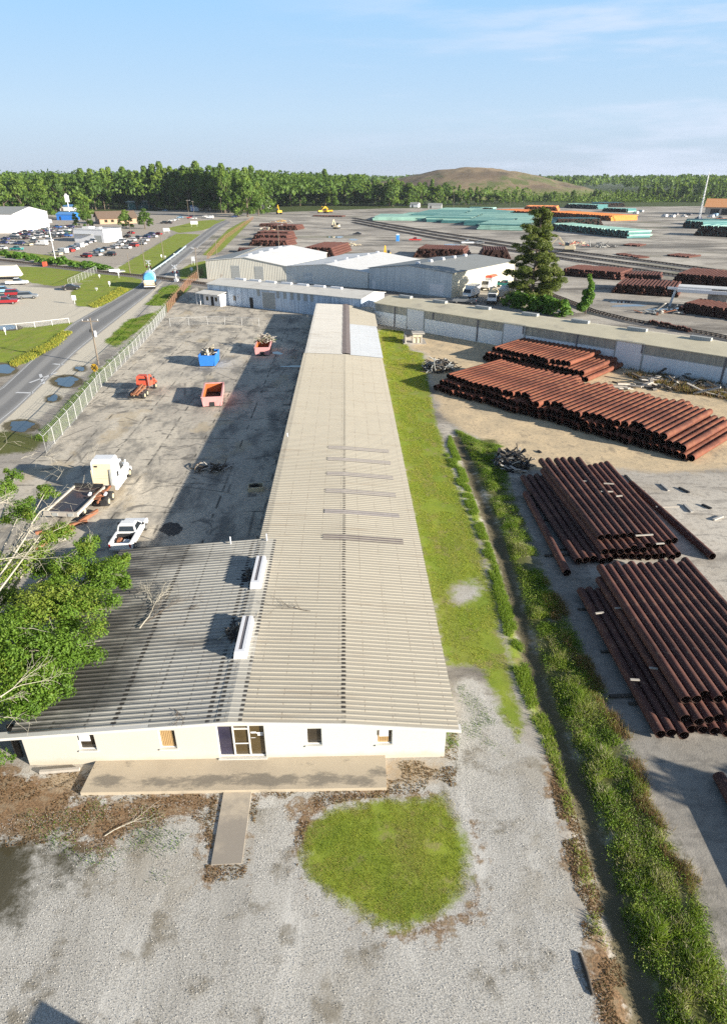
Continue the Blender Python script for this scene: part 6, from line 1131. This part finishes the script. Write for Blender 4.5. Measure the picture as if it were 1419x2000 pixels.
def big_tree():
    rs = random.Random(11); bx, by = -21.3, 27.5; t = thing('shade_tree', 'big half bare tree leaning over the side wing roof at the left', 'tree', (bx, by, 0)); O = Vector((bx, by, 0)); m = MB(); m.tube([(0,0,-.3),(.1,.1,1.6),(.3,.4,3.2)], [.5,.42,.36], 10)
    live = MB(); fork = Vector((.3, .4, 3.2))
    blobs_px = [(60,1330,3.9,2.0),(120,1265,4.5,1.7),(165,1190,4.8,1.5),(205,1120,4.8,1.25),(225,1105,4.6,.9),(150,1110,5.0,1.5),(80,1190,5.3,1.9),(60,1090,5.4,1.5),(20,1240,5.2,2.0),(0,1370,3.7,1.25),(-30,1320,4.5,2.2),(105,1330,3.7,1.1),(62,1375,3.3,.85),(120,1040,5.0,1.0),(40,1000,5.2,1.2),(0,960,5.0,1.2),(90,960,4.6,.75),(175,1060,4.6,.8),(-40,1130,5.6,2.2),(130,1170,5.2,1.3),(190,1150,4.6,1.0),(-5,1478,1.1,.6),(240,1130,4.3,.55),(70,1270,4.8,1.6),(30,930,4.6,.8)]
    bl = []
    for px, py, z, r in blobs_px:
        c = Vector(P(px, py, z))-O; bl.append((c.x, c.y, c.z, r, r, r*.75)); k = fork.lerp(c, .55)+Vector((0,0,.5)); live.tube([fork, k, c], [.16,.09,.03], 6, cap=False)
        for q in range(5): a = rs.uniform(0, 6.28); s = r*rs.uniform(.7, 1.15); bl.append((c.x+math.cos(a)*s, c.y+math.sin(a)*s, c.z+rs.uniform(-.5, .5)*r, r*.38, r*.38, r*.32)); live.tube([c, (c.x+math.cos(a)*s, c.y+math.sin(a)*s, c.z)], [.03,.012], 4, cap=False)
    m.build('trunk', M['bark'], t); live.build('limbs', M['bark'], t)
    C, d, i = blob_pts(bl, 125000, .15, -.8); ct = np.array([rs.random() for _ in bl]); keep = vn(C[:, 0]+C[:, 2]*.7, C[:, 1]+C[:, 2]*.4, .55, 5) > .24; C, d, i = C[keep], d[keep], i[keep]; tn = np.clip(.08+.42*ct[i]+.42*rng.random(len(C))+.12*(C[:, 2]-4), 0, 1); V, F, T = cards(C, np.full(len(C), .075), tn, out=d, asp=.55); link('crown', npmesh('crown', V, F, M['leaf'], T), t)
    dead = MB()
    for a, b, r in (((-60,1230,5.4),(50,1050,6.6),.10), ((-40,1200,5.6),(78,1000,6.6),.09), ((-70,1180,6.0),(-5,985,6.8),.08), ((-60,1230,6.2),(80,1045,6.3),.07), ((-60,1120,6.2),(30,1088,6.6),.05), ((-60,1420,4.8),(25,1345,5.6),.05)):
        p0 = Vector(P(*a))-O; p1 = Vector(P(*b))-O; mid = p0.lerp(p1, .5)+Vector((rs.uniform(-.25,.25), rs.uniform(-.25,.25), .2)); dead.tube([fork.lerp(p0, .6), p0, mid, p1], [r*1.1, r, r*.75, r*.5], 7, cap=False); d = (p1-mid).normalized()
        for k in range(3): branch(dead, p1, (d+Vector((rs.uniform(-.9,1.1), rs.uniform(-.4,1.1), rs.uniform(-.5,.1)))*.7).normalized(), rs.uniform(1.2, 2.2), r*.4, 2, rs, None, .75, -.03, .005)
        for k in range(2): branch(dead, p0.lerp(p1, rs.uniform(.5,.95)), (d+Vector((rs.uniform(-1,1), rs.uniform(-1,1), rs.uniform(-.5,.2)))).normalized(), rs.uniform(.9, 1.6), r*.33, 2, rs, None, .7, 0, .005)
    for px, py, z in ((100,1160,5.6),(165,1080,5.2),(60,1230,6.0),(190,1000,5.0),(120,930,5.0),(50,890,5.2),(0,880,5.4),(150,960,5),(90,890,5),(20,1400,4.6),(170,905,4.6)):
        p = Vector(P(px, py, z))-O; d = Vector((rs.uniform(-.2,1), rs.uniform(-.2,1), rs.uniform(-.3,.3))).normalized(); tw = MB(); branch(tw, p-d*.8, d, 1.7, .02, 2, rs, None, .8, 0, .005); tw.build('twig', M['bark'], t)
    dead.build('bare_limbs', M['bark'], t)
big_tree()
# fallen dead branches
def dead_branch(name, label, loc, d, l, r, seed, mat='bark', depth=2, flat=.3, spread=.55):
    rs = random.Random(seed); m = MB(); branch(m, Vector((0,0,0)), Vector(d).normalized(), l, r, depth, rs, None, spread, 0, .008); m.v = [(x, y, abs(z)*flat+.03) for x, y, z in m.v]; return m.build(name, M[mat], None, loc=loc, label=label, cat='branch')
zz = lambda x: roofz(x)+.05
def on_roof(px, py):
    z = 2.8
    for _ in range(6): x, y, _z = P(px, py, z); z = zz(x)
    return (x, y, z)
dead_branch('fallen_branch', 'large pale dead branch lying on the side wing roof', on_roof(272, 1228), (.35,1,.2), 2.4, .07, 3, 'bark', 3, .35, .6); dead_branch('fallen_branch', 'second grey dead branch tangled with the large one on the wing roof', on_roof(285, 1215), (.75,.8,.2), 2.2, .045, 23, 'bark2', 3, .3, .7); dead_branch('fallen_branch', 'thin dead branch lying across the middle of the main roof', on_roof(606, 1194), (-1,.05,.1), 2.0, .03, 5, 'bark2', 2, .2, .35)
dead_branch('fallen_branch', 'dead branch caught in the shade of the nearer roof ventilator', on_roof(425, 1250), (.7,.6,.2), 1.6, .035, 8, 'bark', 3, .4, .6); dead_branch('fallen_branch', 'little dark twig on the lower middle of the wing roof', on_roof(340, 1385), (.6,-.5,.1), .8, .018, 9, 'bark2', 2, .2, .5)
dead_branch('fallen_branch', 'small twig on the wing roof right of the large branch', on_roof(330, 1195), (1,.15,.1), 1.5, .022, 12, 'bark2', 3, .15, .45)
dead_branch('fallen_branch', 'dead forked branch lying on the gravel left of the walk', P(205, 1633, .0), (1,.55,.1), 1.7, .04, 14, 'bark', 2, .35, .4); dead_branch('fallen_branch', 'thin dead sticks on the bare soil left of the slab', P(95, 1545, 0), (.7,.6,.1), 1.3, .022, 15, 'bark2', 2, .2, .3)
scatter_heap('leaf_heap', 'wind blown heap of dark leaves against the nearer roof ventilator', (-6.75, 30.2, 2.98), 60, .45, 1.0, .25, [M['black'], M['bark2']], .2, .7, .03, 'leaves', .4, True, seed=31); scatter_heap('leaf_heap', 'wind blown heap of dark leaves against the farther roof ventilator', (-6.75, 36.0, 2.98), 50, .4, 1.0, .22, [M['black'], M['bark2']], .2, .7, .03, 'leaves', .4, True, seed=32)
# ---- ground cover
def tufts(name, P_, h, w, nb, mat, tint, lean=.5, spread=.12, zf=True):
    """nb blades per point: narrow leaning triangles"""
    n = len(P_); i = np.repeat(np.arange(n), nb); m = len(i); x = P_[i, 0]+rng.normal(size=m)*spread; y = P_[i, 1]+rng.normal(size=m)*spread; z = gz(x, y) if zf else np.zeros(m); z = np.minimum(z, .02)-.02; a = rng.random(m)*6.283; hh = h[i]*(.5+.8*rng.random(m)); ww = w*(.6+.8*rng.random(m)); b = rng.random(m)*6.283; l = hh*lean*rng.random(m)
    V = np.stack([np.stack([x-np.cos(a)*ww, y-np.sin(a)*ww, z], 1), np.stack([x+np.cos(a)*ww, y+np.sin(a)*ww, z], 1), np.stack([x+np.cos(b)*l, y+np.sin(b)*l, z+hh], 1)], 1).reshape(-1, 3)
    return V, np.arange(3*m).reshape(m, 3), np.repeat(np.clip(tint[i]+.3*(rng.random(m)-.5), 0, 1), 3)
def add_cover(name, parts, mats):
    Vs, Fs, Ts = [], [], []; nb = 0
    for V, F, T in parts:
        if F.shape[1] == 4: F = np.concatenate([F[:, [0, 1, 2]], F[:, [0, 2, 3]]])
        Vs.append(V); Fs.append(F+nb); Ts.append(T); nb += len(V)
    return link(name, npmesh(name, np.concatenate(Vs), np.concatenate(Fs), mats, np.concatenate(Ts)), kind='stuff')
LAWN = polyP([(583,1670),(605,1610),(655,1576),(745,1560),(830,1558),(872,1540),(896,1590),(916,1660),(922,1725),(884,1774),(790,1816),(728,1810),(645,1763),(596,1712)])
p = in_poly(LAWN, 17000); d = sdist(p[:, 0], p[:, 1], LAWN)+(vn(p[:, 0], p[:, 1], .5)-.5)*.9; p = p[(d > .05) & (vn(p[:, 0], p[:, 1], .7, 61)+.5*vn(p[:, 0], p[:, 1], .22, 62) > .46)]; tn = -.02+.72*vn(p[:, 0], p[:, 1], .9, 2)+.35*vn(p[:, 0], p[:, 1], .28, 4); dd = sdist(p[:, 0], p[:, 1], LAWN); tn = np.where(dd < .45, tn+.38*rng.random(len(p)), tn)
parts = [tufts('l', p, np.full(len(p), .055), .011, 3, None, tn+.12, 1.0, .06)]
STRIP = polyP([(738,643),(786,643),(800,685),(826,690),(838,760),(852,830),(870,880),(905,985),(940,1080),(968,1180),(1000,1330),(1022,1430),(1010,1450),(975,1380),(945,1310),(900,1290),(872,1290),(846,1190),(806,1000),(774,850),(744,690)])
p = in_poly(STRIP, 45000); p = p[sdist(p[:, 0], p[:, 1], polyP([(872,1150),(888,1135),(925,1130),(945,1150),(942,1170),(905,1184),(880,1176)])) < -.1]; g1 = vn(p[:, 0], p[:, 1], 1.6, 1)+.4*vn(p[:, 0], p[:, 1], .5, 3); p = p[(g1 > .52) & (rng.random(len(p)) < np.clip((p[:, 1]-20)/10, .15, 1))]; tn = .30+.65*vn(p[:, 0]*1.6, p[:, 1]*.35, 1.0, 6)
parts.append(tufts('s', p, .07+.0006*p[:, 1], .014, 3, None, tn, .9, .08)); add_cover('lawn_grass', parts, M['blade'])
# bright bank grass and rank weeds on both sides of the ditch
BANK = polyP([(878,850),(905,915),(930,990),(965,1090),(1000,1200),(1040,1330),(1078,1425),(1100,1500),(1150,1700),(1185,1850),(1160,1850),(1125,1680),(1090,1520),(1052,1430),(1010,1330),(975,1190),(940,1060),(900,960),(872,890)])
p = in_poly(BANK, 20000); g1 = vn(p[:, 0], p[:, 1], .7, 8); p = p[(g1 > .33) & (rng.random(len(p)) < np.interp(p[:, 1], [13, 20, 28, 34], [.10, .25, .6, 1]))]; tn = np.interp(p[:, 1], [12, 26, 32], [.75, .5, .38])+.3*(rng.random(len(p))-.5); parts = [tufts('b', p, .10+.16*rng.random(len(p)), .018, 5, None, tn, .8, .10)]
WEEDS = polyP([(888,838),(935,862),(985,872),(990,920),(1005,985),(1040,1060),(1075,1150),(1120,1230),(1165,1330),(1215,1420),(1245,1500),(1275,1590),(1340,1690),(1395,1830),(1460,2040),(1330,2060),(1262,1940),(1222,1800),(1195,1690),(1160,1570),(1128,1470),(1095,1390),(1062,1300),(1030,1195),(1002,1095),(972,1010),(940,925),(910,875)])
p = in_poly(WEEDS, 13000); g1 = vn(p[:, 0], p[:, 1], 1.1, 9)+.35*vn(p[:, 0], p[:, 1], .35, 4); edge_ = sdist(p[:, 0], p[:, 1], WEEDS); p = p[(g1 > .50)|(edge_ > .8) & (g1 > .44)]; ty_ = vn(p[:, 0], p[:, 1], .9, 12); hh = (.06+.40*vn(p[:, 0], p[:, 1], 1.1, 14)**1.6)*np.clip(sdist(p[:, 0], p[:, 1], WEEDS)*1.2+.3, .3, 1)*np.interp(p[:, 1], [14, 24, 45], [1.5, 1.1, 1.0])
tn = .18+.62*ty_; tn = np.where(rng.random(len(p)) < np.interp(p[:, 1], [14, 24, 30], [.26, .2, .06]), .88+.12*rng.random(len(p)), tn); parts.append(tufts('w', p, hh, .020, 15, None, tn, 1.0, .13))
q = p[rng.random(len(p)) < .34]; hq = (.06+.26*vn(q[:, 0], q[:, 1], 1.3, 14)); C = np.repeat(np.stack([q[:, 0], q[:, 1], hq*.75+np.minimum(gz(q[:, 0], q[:, 1]), 0)], 1), 9, 0)+rng.normal(size=(len(q)*9, 3))*np.array([.13, .13, .08]); o_ = np.tile([0, 0, 1.0], (len(C), 1)); parts.append(cards(C, np.full(len(C), .034), np.clip(np.repeat(.1+.6*vn(q[:, 0], q[:, 1], .7, 21), 9)+.3*(rng.random(len(C))-.5), 0, 1), out=o_, asp=.6)); add_cover('ditch_weeds', parts, M['weed'])
# dry stalks along the far edge of the weeds and dead leaves on the soil
DRY = polyP([(1060,1130),(1100,1180),(1150,1290),(1200,1390),(1250,1470),(1265,1560),(1330,1660),(1385,1760),(1370,1770),(1300,1680),(1240,1570),(1210,1450),(1160,1370),(1110,1270),(1060,1170)]); p = in_poly(DRY, 2600); p = p[vn(p[:, 0], p[:, 1], .9, 3) > .42]
parts = [tufts('d', p, .15+.3*rng.random(len(p)), .011, 8, None, .35+.5*rng.random(len(p)), .9, .12)]
for pl, n in (([(1085,1490),(1130,1600),(1165,1720),(1200,1850),(1250,1990),(1180,2010),(1150,1900),(1128,1760),(1095,1640),(1075,1530)], 5200), ([(-60,1500),(160,1505),(170,1545),(440,1545),(430,1600),(330,1610),(200,1660),(100,1650),(-60,1660)], 3800), ([(400,1600),(425,1545),(410,1690),(480,1690),(492,1560),(506,1560),(482,1720),(400,1722)], 700), ([(500,1546),(755,1540),(755,1486),(875,1488),(885,1545),(700,1562),(610,1580),(580,1700),(575,1640),(590,1570)], 2600), ([(860,1440),(895,1430),(890,1540),(868,1540)], 500)):
    pl = polyP(pl); p = in_poly(pl, n); p = p[vn(p[:, 0], p[:, 1], .7, 17) > .40]; C = np.stack([p[:, 0], p[:, 1], np.minimum(gz(p[:, 0], p[:, 1]), 0)+.012+.02*rng.random(len(p))], 1); parts.append(cards(C, np.full(len(C), .042), np.clip(rng.random(len(C)), 0, 1), out=np.tile([0, 0, 2.0], (len(C), 1)), asp=.6))
add_cover('leaf_litter', parts, M['dry'])
# sparse weeds in the gravel, the roadside verge and yellow flowering weeds
parts = []
for pl, n, hgt, tlo, thi, nb_ in (([(20,1590),(160,1560),(300,1580),(360,1620),(420,1700),(300,1720),(140,1680)], 700, .08, .2, .6, 6), ([(895,1330),(1000,1440),(990,1480),(890,1420)], 350, .07, .3, .7, 6), ([(60,862),(110,815),(190,722),(290,640),(330,590),(345,575),(375,556),(250,690),(110,862)], 5000, .22, .3, .7, 5), ([(205,668),(250,625),(300,611),(290,630),(225,680)], 2000, .22, .35, .75, 5), ([(284,596),(318,562),(345,553),(352,565),(318,598)], 1800, .25, .4, .8, 5), ([(700,650),(735,650),(900,1420),(880,1420)], 1, .1, .3, .6, 1)):
    p = in_poly(polyP(pl), n); p = p[vn(p[:, 0], p[:, 1], 1.2, 30) > .45]; parts.append(tufts('v', p, np.full(len(p), hgt), .02+hgt*.05, nb_, None, tlo+(thi-tlo)*rng.random(len(p)), .8, .12+hgt*.5))
p = in_poly([(4.9, 24), (5.5, 24), (5.7, 96), (5.0, 96)], 1500); p = p[vn(p[:, 0], p[:, 1], 1.4, 33) > .4]; parts.append(tufts('e', p, .1+.2*rng.random(len(p)), .02, 6, None, .3+.5*rng.random(len(p)), .8, .12))
add_cover('verge_weeds', parts, M['weed'])
parts = []
for pl, n in (([(22,708),(60,690),(100,668),(126,648),(138,650),(110,676),(60,704),(28,716)], 2600), ([(175,598),(205,580),(235,562),(250,566),(215,590),(185,602)], 1800)): p = in_poly(polyP(pl), n); parts.append(tufts('y', p, 0.22+.3*rng.random(len(p)), .045, 6, None, .0+.95*rng.random(len(p)), .7, .25))
g = G('yellow_weeds'); col = g.ramp(g.attr('tint'), [(0, (.09, .15, .02)), (.55, (.22, .24, .03)), (1, (.44, .36, .04))]); M['yweed'] = g.done(col, .7); add_cover('flowering_weeds', parts, M['yweed'])
GRV = polyP([(-60,1600),(420,1560),(440,1545),(560,1550),(880,1490),(900,1400),(900,1340),(940,1345),(1000,1450),(1070,1530),(1105,1700),(1150,1880),(1185,2040),(-60,2040)])
p = in_poly(GRV, 62000); bad = (sdist(p[:, 0], p[:, 1], LAWN) > -.1)|(sdist(p[:, 0], p[:, 1], polyP([(400,1470),(500,1470),(500,1700),(400,1700)])) > 0)|(p[:, 1] > WALL_Y-2)&(p[:, 0] < 5)|(sdist(p[:, 0], p[:, 1], polyP([(0,1640),(60,1650),(75,1690),(55,1760),(40,1800),(-80,1820),(-200,1700),(-60,1640)])) > -.2)
p = p[~bad & (vn(p[:, 0], p[:, 1], .9, 50)+.4*vn(p[:, 0], p[:, 1], .3, 51) > .45)]; C = np.stack([p[:, 0], p[:, 1], .012+.015*rng.random(len(p))], 1)
g = G('gravel_stone'); M['stone'] = g.done(g.ramp(g.attr('tint'), [(0, (.12, .115, .105)), (.5, (.42, .40, .365)), (1, (.80, .77, .71))]), .9)
add_cover('gravel_stones', [cards(C, np.full(len(C), .015), .1+.8*rng.random(len(C)), out=np.tile([0, 0, 1.6], (len(C), 1)), asp=.8)], M['stone'])
# dark scrub along the foot of the long shed
p = in_poly([P2(1225,716), P2(1450,762), P2(1450,790), P2(1330,768), P2(1225,735)], 1600); p = p[vn(p[:, 0], p[:, 1], 1.5, 40) > .4]; add_cover('shed_scrub', [tufts('c', p, .3+.5*rng.random(len(p)), .05, 7, None, .2+.5*rng.random(len(p)), .9, .25)], M['dry'])
# trees outside the frame on the right whose shade falls on the dirt below the pipes
for x, y, k, s in ((36.5, 9.5, 1, .30), (39.5, 6.5, 0, .32), (34, 12.8, 3, .25)): tree(x, y, k, s, 'leafy tree standing just outside the picture on the right', 'trees outside the right edge', s, name='shade_tree')

# ================================================================== HAZE: one even body of moist air round the whole place
def haze():
    m = bpy.data.materials.new('moist_air'); m.use_nodes = True; nt = m.node_tree; nt.nodes.remove(nt.nodes['Principled BSDF']); v = nt.nodes.new('ShaderNodeVolumePrincipled'); v.inputs['Color'].default_value = (.80, .88, 1, 1); v.inputs['Density'].default_value = .00006; v.inputs['Anisotropy'].default_value = .2; nt.links.new(v.outputs[0], nt.nodes['Material Output'].inputs['Volume'])
    MB().box(-5000, 5000, -300, 6000, -2, 62).build('haze', m, kind='stuff')
haze()
